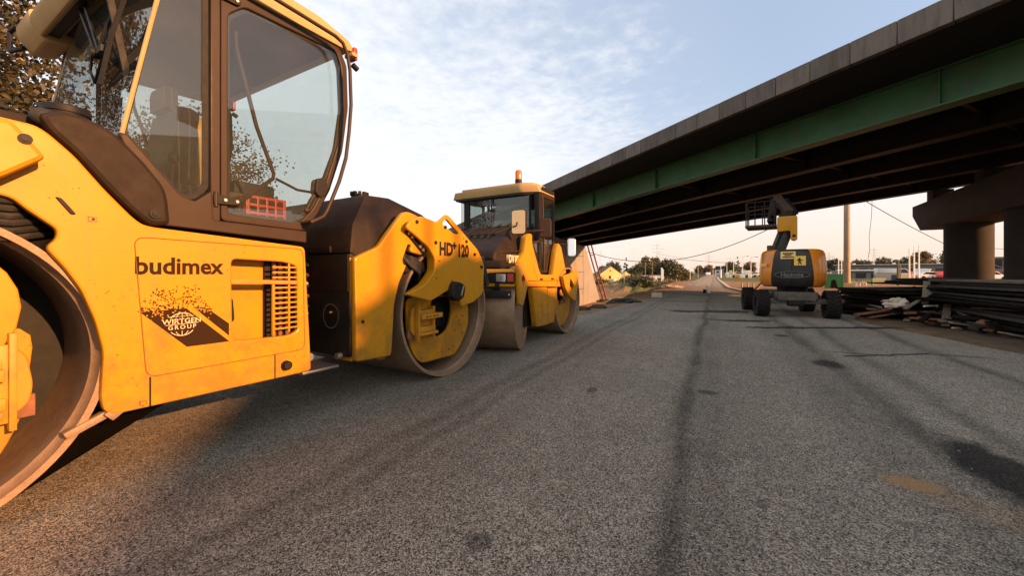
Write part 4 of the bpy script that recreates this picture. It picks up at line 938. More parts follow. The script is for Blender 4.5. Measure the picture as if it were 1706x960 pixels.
gm = MB(); vs_ = [(x, y, terr(x, y)) for y in ys for x in xs]; w_ = len(xs)
gm.add(vs_, [(j * w_ + i, j * w_ + i + 1, (j + 1) * w_ + i + 1, (j + 1) * w_ + i) for j in range(len(ys) - 1) for i in range(w_ - 1)])
tag(gm.build('ground', 'earth', smooth=0), kind='structure')

def asphalt_mat():
    m, t, out = nt('fresh_asphalt')
    co = coord(t); s = N(t, 'ShaderNodeSeparateXYZ', {0: co}); X, Y = s.outputs[0], s.outputs[1]
    v = N(t, 'ShaderNodeTexVoronoi', {'Vector': co, 'Scale': 215.0}); v2 = N(t, 'ShaderNodeTexVoronoi', {'Vector': co, 'Scale': 120.0})
    g1 = N(t, 'ShaderNodeSeparateColor', {0: v.outputs['Color']}).outputs[0]
    g2 = N(t, 'ShaderNodeSeparateColor', {0: v2.outputs['Color']}).outputs[1]
    fine = noi(t, co, 120, 4, .75); mid = noi(t, co, 9, 5, .65); big = noi(t, co, .8, 5, .6)
    grain = mth(t, 'ADD', mth(t, 'MULTIPLY', g1, .50), mth(t, 'ADD', mth(t, 'MULTIPLY', fine, .42), mth(t, 'MULTIPLY', g2, .22)))
    c = ramp(t, grain, [(.26, (.008, .007, .005)), (.42, (.098, .084, .065)), (.60, (.275, .240, .190)), (.86, (.60, .53, .43))])
    c = mixc(t, 1.0, c, ramp(t, mid, [(.3, .80), (.7, 1.08)]), 'MULTIPLY')
    c = mixc(t, 1.0, c, ramp(t, big, [(.3, .84), (.7, 1.10)]), 'MULTIPLY')
    # tyre and roller tracks running along the road
    wob = mth(t, 'MULTIPLY', mth(t, 'SUBTRACT', N(t, 'ShaderNodeTexNoise', {'Vector': N(t, 'ShaderNodeCombineXYZ', {0: 0.0, 1: Y, 2: 0.0}).outputs[0], 'Scale': .22, 'Detail': 2}).outputs[0], .5), .5)
    xw = mth(t, 'ADD', X, wob)
    def track(x0, wd, amt, slope=0.0):
        q = mth(t, 'DIVIDE', mth(t, 'SUBTRACT', mth(t, 'SUBTRACT', xw, x0), mth(t, 'MULTIPLY', Y, slope)), wd)
        return mth(t, 'MULTIPLY', mth(t, 'POWER', 2.718, mth(t, 'MULTIPLY', mth(t, 'MULTIPLY', q, q), -1.0)), amt)
    tot = None
    for a in ((-.20, .085, .85), (-.05, .20, .40), (.20, .30, .2), (1.27, .14, .75, .0), (1.05, .30, .38), (1.60, .10, .55, .02), (2.72, .10, .75, .0), (2.45, .16, .3, .03), (-1.70, .07, .5), (-1.90, .10, .55), (-1.45, .16, .2), (-2.35, .3, .3)):
        q = track(*a); tot = q if tot is None else mth(t, 'MAXIMUM', tot, q)
    br = ramp(t, noi(t, N(t, 'ShaderNodeMapping', {'Vector': co, 'Scale': (2.5, .45, 1)}).outputs[0], 1.6, 6, .7), [(.28, .35), (.58, 1.0)])
    gr = ramp(t, noi(t, co, 60, 3, .6), [(.35, .55), (.6, 1.0)])
    c = mixc(t, mth(t, 'MULTIPLY', mth(t, 'MULTIPLY', tot, br), gr), c, (.012, .011, .010))
    # spilled bitumen and oil patches: (x, y, rx, ry, amount)
    def blob(x0, y0, rx, ry, rot=0.0):
        dx = mth(t, 'SUBTRACT', X, x0); dy = mth(t, 'SUBTRACT', Y, y0); ca, sa = math.cos(rot), math.sin(rot)
        u = mth(t, 'DIVIDE', mth(t, 'ADD', mth(t, 'MULTIPLY', dx, ca), mth(t, 'MULTIPLY', dy, sa)), rx)
        v_ = mth(t, 'DIVIDE', mth(t, 'SUBTRACT', mth(t, 'MULTIPLY', dy, ca), mth(t, 'MULTIPLY', dx, sa)), ry)
        return mth(t, 'ADD', mth(t, 'MULTIPLY', u, u), mth(t, 'MULTIPLY', v_, v_))
    jag = mth(t, 'MULTIPLY', mth(t, 'SUBTRACT', noi(t, co, 6, 6, .75), .5), 2.6)
    for x0, y0, rx, ry, amt in ((1.42, 3.15, .19, .52, 1.0), (1.22, 5.95, .16, .24, .9), (1.05, 8.25, .11, .16, .85), (-.05, 4.02, .10, .06, .7), (-1.02, 3.6, .05, .10, .6), (.35, 10.35, .62, .10, .9), (-.15, 12.4, 1.2, .16, .95), (1.75, 6.9, .5, .04, .6), (-.95, 16.5, 1.4, .3, .5), (-.6, 22, 1.6, .5, .6), (.2, 2.2, .03, .05, .5), (-.85, 1.35, .05, .06, .6), (2.9, 7.3, .35, .07, .6)):
        f = N(t, 'ShaderNodeMapRange', {'Value': mth(t, 'ADD', blob(x0, y0, rx, ry), jag), 'From Min': .5, 'From Max': 1.3, 'To Min': amt, 'To Max': 0.0}).outputs[0]
        c = mixc(t, mth(t, 'MULTIPLY', f, mth(t, 'ADD', mth(t, 'MULTIPLY', gr, .5), .5)), c, (.009, .008, .007))
    # spilled orange sand, dense in one spot and thinning to grains
    sp = noi(t, co, 75, 3, .7)
    f1 = N(t, 'ShaderNodeMapRange', {'Value': mth(t, 'ADD', blob(.92, 2.77, .12, .075), mth(t, 'MULTIPLY', jag, .5)), 'From Min': .3, 'From Max': 1.5, 'To Min': .75, 'To Max': 0}).outputs[0]
    f2 = N(t, 'ShaderNodeMapRange', {'Value': blob(1.10, 2.62, .42, .16, R(-32)), 'From Min': .1, 'From Max': 1.5, 'To Min': .62, 'To Max': 0}).outputs[0]
    f2 = mth(t, 'MULTIPLY', f2, ramp(t, sp, [(.50, 0.0), (.60, 1.0)]))
    c = mixc(t, mth(t, 'MAXIMUM', f1, f2), c, (.34, .19, .075))
    # dusty verge on both sides of the carriageway further on
    far = N(t, 'ShaderNodeMapRange', {'Value': Y, 'From Min': 9, 'From Max': 26}).outputs[0]
    c = mixc(t, mth(t, 'MULTIPLY', mth(t, 'MULTIPLY', far, ramp(t, noi(t, co, .5, 5, .6), [(.3, .25), (.65, 1.0)])), .6), c, (.24, .19, .135))
    b = N(t, 'ShaderNodeBsdfPrincipled', {'Base Color': c, 'Roughness': .88, 'Specular IOR Level': .25})
    h = mth(t, 'ADD', mth(t, 'MULTIPLY', v.outputs['Distance'], -1.0), mth(t, 'MULTIPLY', fine, .6))
    bp_ = N(t, 'ShaderNodeBump', {'Height': h, 'Strength': .85, 'Distance': .008}); t.links.new(bp_.outputs[0], b.inputs['Normal'])
    t.links.new(b.outputs[0], out.inputs[0]); return m
M['asphalt'] = asphalt_mat()
rm = MB(); yy = axis(-6, 60, .5, -40, 900); prev = None; vs_ = []
for y in yy:
    l = lerp_tab(LEFT, y) + .05 * noise.noise((y * 1.7, 0, 0)); r = lerp_tab(RIGHT, y) + .07 * noise.noise((y * 2.1, 5, 0)); vs_ += [(l, y, 0), (l + (r - l) * .5, y, 0.0), (r, y, 0)]
fs_ = []
for j in range(len(yy) - 1):
    for i in range(2): fs_.append((j * 3 + i, j * 3 + i + 1, j * 3 + 4 + i, j * 3 + 3 + i))
tag(rm.add(vs_, fs_).build('road', 'asphalt', smooth=0), kind='structure')
# pale kerb strip curving away on the right of the far road
M['kerb'] = surf('kerb_concrete', (.42, .36, .28), .9, var=.15, scale=2, dirt=(.22, .17, .11), dirt_amt=.6)
km = MB(); kv = []
ky = [13.2 + .8 * i for i in range(14)] + [25 + 2.5 * i for i in range(40)]
for y in ky:
    r = lerp_tab(RIGHT, y) + .02
    kv += [(r, y, -.05), (r, y, .07), (r + .28, y, .07), (r + .28, y, -.05)]
km.add(kv, [(j * 4 + i, j * 4 + (i + 1) % 4, j * 4 + 4 + (i + 1) % 4, j * 4 + 4 + i) for j in range(len(ky) - 1) for i in range(4)])
tag(km.build('kerb', 'kerb', smooth=0), kind='structure')
# torn edges of older asphalt lying across the lanes
M['tar'] = surf('raw_tar_edge', (.012, .011, .010), .8, var=.4, scale=9)
def seam(p0, p1, wd, sd):
    rg = random.Random(sd); m = MB(); n = 40; vs = []
    p0 = Vector((*p0, 0)); p1 = Vector((*p1, 0)); nn = Vector((-(p1 - p0).y, (p1 - p0).x, 0)).normalized()
    for i in range(n + 1):
        f = i / n; p = p0.lerp(p1, f) + nn * (.05 * noise.noise((f * 9, sd, 0)))
        ww = wd * (.25 + .9 * abs(noise.noise((f * 14, sd, 4)))) * (min(1, f * 8, (1 - f) * 8) + .02)
        vs += [(p - nn * ww)[:2] + (.004,), (p)[:2] + (.012,), (p + nn * ww)[:2] + (.004,)]
    fs = []
    for i in range(n): fs += [(i * 3, i * 3 + 3, i * 3 + 4, i * 3 + 1), (i * 3 + 1, i * 3 + 4, i * 3 + 5, i * 3 + 2)]
    tag(m.add(vs, fs).build('tar_seam', 'tar', smooth=0), kind='structure')
seam((.55, 9.12), (3.35, 10.50), .30, 1); seam((-1.15, 12.0), (1.0, 13.05), .62, 2); seam((.15, 10.22), (1.15, 10.62), .30, 3); seam((1.5, 6.55), (2.6, 7.3), .05, 4)

# ================================================================ timber and rubble on the right verge
M['ply'] = surf('black_formply', (.009, .007, .005), .75, var=.5, scale=3, dirt=(.05, .04, .028), dirt_amt=.25, spec=.15, objvar=.5)
M['wood'] = surf('grey_timber', (.17, .135, .095), .85, var=.25, scale=4, dirt=(.06, .045, .03), dirt_amt=.6, objvar=.35)
M['wood_dark'] = surf('dark_timber', (.028, .021, .015), .85, var=.35, scale=5, dirt=(.09, .07, .045), dirt_amt=.35, objvar=.4)
M['wood_red'] = surf('red_brown_timber', (.20, .085, .04), .8, var=.25, scale=5, dirt=(.07, .04, .025), dirt_amt=.5, objvar=.3)
M['brick'] = surf('red_brown_block', (.17, .075, .05), .85, var=.25, scale=9)
M['bagm'] = surf('dirty_white_sack', (.60, .52, .42), .9, var=.15, scale=6, dirt=(.3, .24, .18), dirt_amt=.5)
def board(name, c, d, rz, rx, ry, mat, label, cat, group=None):
    o = MB().box((0, 0, 0), d).build(name, mat, None, .004, 1)
    o.location = c; o.rotation_euler = (R(rx), R(ry), R(rz))
    return tag(o, label, cat, group)
rg = random.Random(11)
for q, (cx, cy) in enumerate(((5.50, 10.4), (5.60, 6.2))):
    for k in range(17):
        board('formwork_board', (cx + rg.uniform(-.22, .16), cy + rg.uniform(-.4, .4), .02 + .053 * k), (2.0 + rg.uniform(-.12, .12), 4.0 + rg.uniform(-.25, .2), .045), rg.uniform(-5, 5), rg.uniform(-.5, .5), rg.uniform(-.7, .7), rg.choice(['ply', 'ply', 'ply', 'wood_dark']), 'dark formwork board in the tall stack in front of the pier columns', 'formwork board', 'formwork boards in the tall stack')
board('formwork_board', (5.58, 9.6, .935), (2.1, 6.2, .04), 1, 0, 0, 'wood', 'grey board covering the tall dark formwork stack, below the pier columns', 'formwork board')
for k in range(13):
    board('formwork_board', (4.15 + rg.uniform(-.12, .12) + .012 * k, 13.5 + rg.uniform(-.12, .12), .02 + .056 * k), (1.9 + rg.uniform(-.2, .2), 1.6 + rg.uniform(-.2, .15), .045), 22 + rg.uniform(-11, 11), rg.uniform(-1.6, 1.6), rg.uniform(-1.2, 1.2), 'ply', 'dark formwork board in the low stack right behind the boom lift', 'formwork board', 'formwork boards in the low stack')
for k in range(4):
    board('formwork_board', (4.9 + .1 * k, 14.3 + rg.uniform(-.2, .2), .79 + .05 * k), (1.7 - .25 * k, 1.3, .04), 20 + rg.uniform(-8, 8), 0, rg.uniform(-3, 3), 'ply', 'dark warped panel on the top of the low stack near the concrete pole', 'formwork board', 'warped panels on the low stack')
# loose planks tipped over one another
for k in range(46):
    u = rg.random(); x = 3.6 + u * 1.5 + rg.uniform(-.25, .25); y = 13.1 - u * 3.6 + rg.uniform(-.5, .5)
    ln = rg.uniform(.35, 1.3)
    board('plank', (x, y, .05 + rg.uniform(0, .26)), (rg.uniform(.07, .16), ln, rg.uniform(.025, .05)), rg.uniform(0, 180), rg.uniform(-14, 14), rg.uniform(-10, 10), rg.choice(['wood_dark', 'wood_dark', 'wood', 'wood_red', 'ply']), 'short weathered plank in the rubble between the two formwork stacks', 'plank', 'loose planks in the rubble')
for k in range(26):
    y = rg.uniform(7.6, 12.2); x = 4.62 - .05 * (y - 10) + rg.uniform(-.22, .2)
    board('plank', (x, y, .04 + rg.uniform(0, .22)), (rg.uniform(.06, .14), rg.uniform(.4, 1.6), .03), rg.uniform(-35, 35), rg.uniform(-9, 9), rg.uniform(-12, 12), rg.choice(['wood_dark', 'ply', 'ply', 'wood_dark', 'wood']), 'dark broken plank lying along the foot of the tall formwork stack', 'plank', 'broken planks along the tall stack')
def between(name, p0, p1, wd, th, mat, label, cat, group=None):
    p0 = Vector(p0); p1 = Vector(p1); d = p1 - p0
    o = MB().box((0, 0, 0), (wd, d.length, th)).build(name, mat, None, .004, 1)
    o.location = (p0 + p1) / 2; o.rotation_euler = d.to_track_quat('Y', 'Z').to_euler()
    return tag(o, label, cat, group)
between('plank', (4.45, 11.75, .42), (4.14, 11.02, .03), .12, .03, 'wood', 'short broad grey plank propped against the rubble before the tall stack', 'plank')
between('plank', (4.45, 12.67, .90), (4.22, 12.10, .40), .12, .03, 'wood', 'broad pale grey plank standing tilted against the rubble heap', 'plank')
between('plank', (4.40, 12.28, .66), (3.85, 12.0, .28), .10, .03, 'wood', 'grey plank slanting down from the broad tilted plank to the white sack', 'plank')
between('plank', (3.0, 12.1, .10), (4.1, 12.6, .26), .12, .04, 'wood_red', 'long orange brown plank lying before the low dark stack', 'plank')
between('plank', (3.2, 11.9, .06), (3.9, 12.3, .17), .09, .03, 'wood_red', 'shorter orange brown plank lying below the long one', 'plank')
between('plank', (4.45, 11.32, .30), (4.58, 9.92, .02), .07, .03, 'wood', 'long thin grey plank slanting from the tall stack down to the road edge', 'plank')
between('plank', (4.50, 10.9, .42), (4.75, 8.9, .50), .10, .03, 'wood', 'pale plank resting high against the side of the tall stack', 'plank')
between('plank', (4.42, 10.4, .12), (4.62, 8.8, .16), .09, .03, 'wood_dark', 'dark plank lying at the foot of the tall stack', 'plank')
tag(MB().tube([(4.08, 11.75, .37), (4.35, 11.92, .38)], .018, 8).cyl((4.34, 11.92, .375), (4.36, 11.93, .375), .03, 8).build('pipe', 'white'), 'short white pipe sticking out of the rubble before the tall stack', 'pipe')
bl_ = MB().box((0, 0, 0), (.12, .55, .10)).build('block', 'brick', None, .008); bl_.location = (4.12, 11.66, .07); bl_.rotation_euler = (R(5), 0, R(8))
tag(bl_, 'red brown block lying at the asphalt edge beside the rubble', 'block')
m = MB(); rg = random.Random(5)
for k in range(9): m.sph((rg.uniform(-.2, .2), rg.uniform(-.09, .09), rg.uniform(-.03, .04)), rg.uniform(.06, .10), (1.2, 1, .8), 10)
def lump(o, amt, sc, seed=0):
    for v in o.data.vertices:
        n_ = noise.noise_vector(v.co * sc + Vector((seed, 0, 0))); v.co += n_ * amt
    return o
def blobby(name, r, sc, mat, loc, seed, amt=.3, par=None):
    bm = bmesh.new(); bmesh.ops.create_icosphere(bm, subdivisions=4, radius=1.0)
    for v in bm.verts: v.co += v.co.normalized() * amt * (noise.noise(v.co * 1.7 + Vector((seed, 0, 0))) + .5 * noise.noise(v.co * 4 + Vector((seed, 3, 0))))
    me = bpy.data.meshes.new(name); bm.to_mesh(me); bm.free()
    for v in me.vertices: v.co = Vector((v.co.x * r * sc[0], v.co.y * r * sc[1], v.co.z * r * sc[2]))
    shade(me, 60); o = link(name, me, mat, par); o.location = loc; return o
tag(blobby('sack', .20, (1.25, .8, .62), 'bagm', (3.80, 12.40, .38), 3, .45), 'crumpled dirty white sack lying on the rubble beside the low stack', 'sack')
tag(blobby('stone', .10, (1, .9, 1.1), 'wood_red', (5.12, 11.0, .10), 9), 'reddish stone standing near the white cup at the right edge', 'stone')
tag(MB().lathe([(0, 0), (.05, 0), (.062, .08), (.08, .085), (.08, .10), (0, .10)], (4.78, 10.45, .02), (0, 0, 1), 18, False).build('cup', 'white'), 'white plastic cup thrown on the earth before the tall stack', 'cup')
for k, (x, y, s_, lb) in enumerate(((4.2, 10.75, .05, 'small grey rubble lump by the end of the short broad plank'), (4.42, 10.35, .06, 'dark rubble lump beside the long thin grey plank'), (4.55, 9.35, .045, 'pale pebble on the asphalt edge at the far right'))):
    tag(blobby('rubble_lump', s_, (1.5, .9, .5), ('kerb', 'black', 'white')[k], (x, y, .02), k + 20), lb, 'rubble')
# folded warning sign in the rubble
ts = thing('warning_sign', 'red framed triangular warning sign leaning among the rubble planks', 'road sign', (4.77, 14.28, .47), R(-24))
m = MB()
tri_ = [(-.15, 0), (.15, 0), (0, .27)]
for a, b in ((0, 2), (1, 2)):
    p, q = tri_[a], tri_[b]; m.tube([(p[0], 0, p[1]), (q[0], 0, q[1])], .022, 6)
m.build('frame', 'red', ts); plate('face', [(-.10, .02), (.10, .02), (0, .21)], -.006, .006, 'white', ts, bev=.001, r=.01, mtx=FRONT)
MB().tube([(-.1, .15, -.45), (0, .03, .2)], .015, 6).tube([(.1, .15, -.45), (0, .03, .2)], .015, 6).build('leg', 'wood_red', ts)

# ================================================================ trees
def leaf_mat(name, a, b, c):
    m_, t, out = nt(name)
    co = coord(t); oi = t.nodes.new('ShaderNodeObjectInfo')
    col = ramp(t, noi(t, co, .9, 4, .7), [(.30, a), (.5, b), (.72, c)])
    gi = N(t, 'ShaderNodeNewGeometry'); pr = gi.outputs['Random Per Island']
    mr = N(t, 'ShaderNodeMapRange', {'Value': pr, 'To Min': .55, 'To Max': 1.35})
    mr2 = N(t, 'ShaderNodeMapRange', {'Value': oi.outputs['Random'], 'To Min': .8, 'To Max': 1.2})
    h = N(t, 'ShaderNodeHueSaturation', {'Color': col, 'Value': mth(t, 'MULTIPLY', mr.outputs[0], mr2.outputs[0])})
    d = N(t, 'ShaderNodeBsdfDiffuse', {'Color': h.outputs[0]}); tl = N(t, 'ShaderNodeBsdfTranslucent', {'Color': h.outputs[0]})
    gl = N(t, 'ShaderNodeBsdfGlossy', {'Color': (1, 1, 1, 1), 'Roughness': .45})
    mx = N(t, 'ShaderNodeMixShader', {0: .25, 1: d.outputs[0], 2: tl.outputs[0]}); mx2 = N(t, 'ShaderNodeMixShader', {0: .04, 1: mx.outputs[0], 2: gl.outputs[0]})
    t.links.new(mx2.outputs[0], out.inputs[0]); return m_
M['leaf_near'] = leaf_mat('birch_leaves', (.030, .026, .010), (.062, .050, .016), (.15, .085, .022))
M['leaf_dark'] = leaf_mat('dark_leaves', (.035, .042, .018), (.065, .072, .028), (.11, .105, .040))
M['leaf_olive'] = leaf_mat('olive_leaves', (.065, .068, .025), (.12, .11, .04), (.18, .14, .05))
M['leaf_rust'] = leaf_mat('rusty_leaves', (.075, .050, .022), (.13, .085, .035), (.19, .12, .05))
M['bark'] = surf('grey_bark', (.10, .08, .06), .9, var=.3, scale=4)
def crown_mesh(seed, clumps, per, rx, rz, zc, leaf, flat=.55, conif=False, tight=1.0):
    rg = random.Random(seed); vs = []; fs = []
    for c in range(clumps):
        while True:
            p = Vector((rg.uniform(-1, 1), rg.uniform(-1, 1), rg.uniform(-1, 1)))
            if .25 < p.length < 1: break
        if conif:
            f = rg.random(); r_ = rx * (1 - f) ** .8 * rg.uniform(.4, 1); a_ = rg.random() * 6.28
            cen = Vector((r_ * math.cos(a_), r_ * math.sin(a_), zc - rz + 2 * rz * f)); cr = .20 * rx * (1.4 - f)
        else:
            p *= .62 + .38 * rg.random() / max(p.length, .4) * .6
            cen = Vector((p.x * rx, p.y * rx, zc + p.z * rz)); cr = rg.uniform(.20, .38) * rx * tight
        for k in range(per):
            q = Vector((rg.gauss(0, 1), rg.gauss(0, 1), rg.gauss(0, .8))) * cr * .5 + cen
            n = Vector((rg.uniform(-1, 1), rg.uniform(-1, 1), rg.uniform(-.3, 1))).normalized(); a = n.orthogonal().normalized(); a = Matrix.Rotation(rg.random() * 6.28, 3, n) @ a; b = n.cross(a)
            s = leaf * rg.uniform(.6, 1.3); o = len(vs)
            vs += [q - a * s, q - b * s * flat, q + a * s, q + b * s * flat + n * s * .15]; fs.append((o, o + 1, o + 2, o + 3))
    me = bpy.data.meshes.new('crown'); me.from_pydata([tuple(v) for v in vs], [], fs); return me
def trunk_mb(h, r, seed, limbs=6, rx=2):
    rg = random.Random(seed); m = MB()
    m.ring((0, 0, 0), (rg.uniform(-.1, .1), rg.uniform(-.1, .1), h), r, r * .45, 10)
    for k in range(limbs):
        a = rg.random() * 6.28; z0 = h * rg.uniform(.45, .95)
        m.ring((0, 0, z0), (math.cos(a) * rx * .6, math.sin(a) * rx * .6, z0 + rx * rg.uniform(.3, .8)), r * .4, r * .1, 6)
    return m
def tree(label, loc, crown, mat, th, tr, seed, sc=1.0, rx=2, group=None, name='tree'):
    T = thing(name, label, 'bush' if name == 'bush' else 'tree', loc, seed * 1.3, group)
    c = link('crown', crown, None, T); c.scale = (sc, sc, sc)
    c.material_slots[0].link = 'OBJECT' if c.material_slots else 'DATA'
    c.material_slots[0].material = M[mat]
    if th:
        t_ = trunk_mb(th, tr, seed, 7, rx).build('trunk', 'bark', T); t_.scale = (sc, sc, sc)
    return T
def proto(*a, **k):
    me = crown_mesh(*a, **k); me.materials.append(M['leaf_dark']); return me
near_crown = proto(21, 520, 95, 2.9, 3.4, 5.6, .040, flat=.7, tight=.5)
near_crown2 = proto(22, 300, 90, 2.8, 2.9, 4.6, .038, flat=.7, tight=.5)
tree('tall leafy brown green tree behind the rear of the big roller', (-11.2, .05, -2.1), near_crown, 'leaf_near', 5.5, .16, 1, 1.25, 2.6)
tree('leafy tree glimpsed through the windows of the big roller cab', (-13.4, 5.7, -2.2), near_crown2, 'leaf_near', 4.6, .14, 2, 1.12, 2.4)
CA = proto(31, 60, 55, 4.2, 3.8, 5.6, .34); CB = proto(32, 55, 55, 3.6, 4.6, 6.2, .32); CC = proto(33, 40, 40, 1.8, 4.6, 5.2, .24, conif=True); CD = proto(34, 30, 50, 2.4, 1.3, 1.1, .20)
zt = lambda x, y: terr(x, y) - .1
def at(px_, dep, drop=0):     # a far spot seen along the given bearing
    b = (px_ - 853) / 650.0; x = (-math.sin(TH) + math.cos(TH) * b) * dep; y = (math.cos(TH) + math.sin(TH) * b) * dep
    return (x, y, zt(x, y) - drop)
for px_, dep, cr, mt, sc, sd, lb in (
    (1020, 128, CA, 'leaf_dark', .98, 3, 'dark round tree rising directly behind the yellow house roof'),
    (1004, 124, CB, 'leaf_olive', .70, 4, 'olive tree at the left gable of the yellow house'),
    (1043, 120, CC, 'leaf_dark', 1.0, 6, 'slender dark conifer right of the yellow house'),
    (1051, 126, CB, 'leaf_dark', .62, 7, 'small dark tree between the conifer and the tall tree group'),
    (1066, 112, CA, 'leaf_dark', .86, 8, 'very dark round tree at the left of the tall tree group'),
    (1077, 118, CB, 'leaf_olive', 1.02, 9, 'tallest olive tree of the group left of the road'),
    (1091, 120, CB, 'leaf_olive', 1.0, 12, 'second tall olive tree with a pointed top left of the road'),
    (1110, 108, CA, 'leaf_dark', .98, 13, 'broad dark crowned tree nearest the far road bend on the left'),
    (1124, 112, CA, 'leaf_olive', .86, 14, 'rounded olive tree beside the broad dark crowned tree'),
    (1137, 118, CA, 'leaf_dark', .66, 15, 'low dark tree ending the left tree group toward the road'),
    (1146, 150, CA, 'leaf_olive', .62, 16, 'small olive tree standing alone left of the far road'),
    (1119, 84, CD, 'leaf_rust', 1.0, 17, 'rusty brown bush below the rounded olive tree'),
    (1165, 230, CB, 'leaf_dark', .8, 18, 'distant dark tree at the end of the road'),
    (1181, 260, CA, 'leaf_rust', .9, 19, 'distant reddish tree group at the vanishing end of the road'),
    (1216, 190, CA, 'leaf_dark', .9, 22, 'distant dark tree right behind the roadside billboard'),
    (1229, 170, CC, 'leaf_dark', 1.0, 23, 'distant slim poplar beside the orange roadside board'),
    (1250, 120, CA, 'leaf_rust', .62, 24, 'brownish tree just left of the orange boom lift cover'),
    (1373, 130, CB, 'leaf_dark', .66, 25, 'dark tree between the boom lift and the green steel frame'),
    (1392, 120, CA, 'leaf_dark', .74, 26, 'dark tree left of the thick concrete pole'),
    (1428, 112, CA, 'leaf_dark', .68, 27, 'dark bushy tree just right of the thick concrete pole'),
    (1444, 116, CA, 'leaf_olive', .66, 28, 'olive tree above the pale low shed'),
    (1472, 108, CA, 'leaf_olive', .74, 29, 'rounded olive tree behind the long flat building'),
    (1490, 112, CA, 'leaf_dark', .62, 32, 'dark low tree right of the rounded olive tree'),
    (1508, 104, CA, 'leaf_dark', .72, 33, 'dark tree behind the leftmost white flagpole'),
    (1536, 98, CB, 'leaf_rust', .80, 34, 'reddish brown tree behind the right white flagpole'),
    (1556, 100, CA, 'leaf_dark', .62, 35, 'dark spreading tree between the flagpoles and the pier'),
    (1582, 92, CB, 'leaf_rust', .80, 36, 'brown tree half hidden by the pier column'),
    (1676, 110, CC, 'leaf_dark', .95, 37, 'dark pine top above the glass pavilion between the columns')):
    tree(lb, at(px_, dep), cr, mt, 4.0 if cr is not CD else 0, .22, sd, sc * .84, 3)
for px_, dep, sc, mt, sd, lb in (
    (1003, 70, 1.0, 'leaf_dark', 41, 'dark shrub at the corner of the yellow house next to the strut'), (1046, 66, 1.1, 'leaf_olive', 42, 'olive bush left in the row along the earth bank'), (1058, 62, 1.2, 'leaf_olive', 43, 'olive bush second in the row along the earth bank'), (1070, 58, 1.1, 'leaf_dark', 44, 'darker bush third in the row along the earth bank'), (1083, 60, 1.1, 'leaf_olive', 45, 'wide olive bush fourth in the row along the earth bank'), (1096, 66, 1.1, 'leaf_rust', 46, 'rusty bush fifth in the row along the earth bank'), (1013, 84, .9, 'leaf_dark', 47, 'dark shrub in front of the yellow house wall'), (1036, 74, .8, 'leaf_dark', 48, 'dark shrub beside the white annex'), (1108, 74, .8, 'leaf_rust', 49, 'rusty low bush at the end of the bank row'), (1003, 47, .32, 'leaf_dark', 50, 'small weed clump at the foot of the orange strut')):
    tree(lb, at(px_, dep, .15), CD, mt, 0, .1, sd, sc * .8, 1, name='bush')

# ================================================================ house, sheds and far buildings
M['yellow_wall'] = surf('pale_yellow_render', (.62, .52, .20), .85, var=.06, scale=.6)
M['white_wall'] = surf('white_render', (.75, .70, .62), .85, var=.08, scale=.5)
M['grey_wall'] = surf('grey_cladding', (.16, .16, .155), .7, var=.15, scale=.5, dirt=(.25, .22, .18), dirt_amt=.3)
M['dark_window'] = surf('dark_window_glass', (.02, .024, .028), .12, var=.2)
M['roof_tile'] = surf('brown_roof_tiles', (.12, .075, .055), .8, var=.2, scale=1.5)
M['roof_grey'] = surf('pale_roof_sheet', (.34, .29, .25), .6, var=.15, scale=.5)
def face_cam(x, y): return math.atan2(-x, y)        # turn so that local -Y looks back down the road
h = at(1013, 110); hs = thing('house', 'pale yellow gabled house with a white annex left of the far road', 'house', h, face_cam(h[0], h[1]) + R(10))
W2, D2 = 2.9, 4.0
MB().prism([(-W2, 0), (W2, 0), (W2, 3.2), (0, 5.3), (-W2, 3.2)], lambda p, a: (p[0], a, p[1]), -D2, D2).build('wall', 'yellow_wall', hs)
MB().prism([(-W2 - .3, 3.05), (0, 5.42), (W2 + .3, 3.05), (W2 + .3, 3.25), (0, 5.62), (-W2 - .3, 3.25)], lambda p, a: (p[0], a, p[1]), -D2 + .08, D2 + .3).build('roof', 'roof_tile', hs)
for x, z, w_, h_ in ((-.2, 2.4, .55, .8), (-.1, 4.2, .3, .35), (1.6, 1.2, .7, .9)):
    fr_ = plate('window', [(x - w_ / 2, z - h_ / 2), (x + w_ / 2, z - h_ / 2), (x + w_ / 2, z + h_ / 2), (x - w_ / 2, z + h_ / 2)], D2, D2 + .05, 'dark_window', hs, bev=.005, r=0, mtx=FRONT)
MB().prism([(2.9, 0), (6.2, 0), (6.2, 2.6), (4.4, 3.9), (2.9, 2.9)], lambda p, a: (p[0], a, p[1]), -D2 + 1, D2 - 1).build('side_wing', 'yellow_wall', hs)
MB().box((3.0, -D2 - 1.2, .95), (5.0, 2.2, 2.1)).build('annex', 'white_wall', hs, .02)
for x in (1.4, 4.2): MB().box((x, -D2 - 2.32, 1.2), (.7, .06, .6)).build('annex_window', 'dark_window', hs)
b = at(1070, 96); sh = thing('shed', 'low shed with pale sloping roof before the tall tree group', 'shed', b, face_cam(b[0], b[1]))
MB().box((0, 0, 1.2), (9, 4, 2.4)).build('wall', 'grey_wall', sh); MB().hexa([(-5, -2.6, 2.3), (5, -2.6, 2.3), (5, 2.6, 2.9), (-5, 2.6, 2.9)], [(-5, -2.6, 2.42), (5, -2.6, 2.42), (5, 2.6, 3.02), (-5, 2.6, 3.02)]).build('roof', 'roof_grey', sh)
for k in range(3): MB().box((-3 + 3 * k, -2.03, 1.1), (1.1, .06, 1.0)).build('window', 'dark_window', sh)
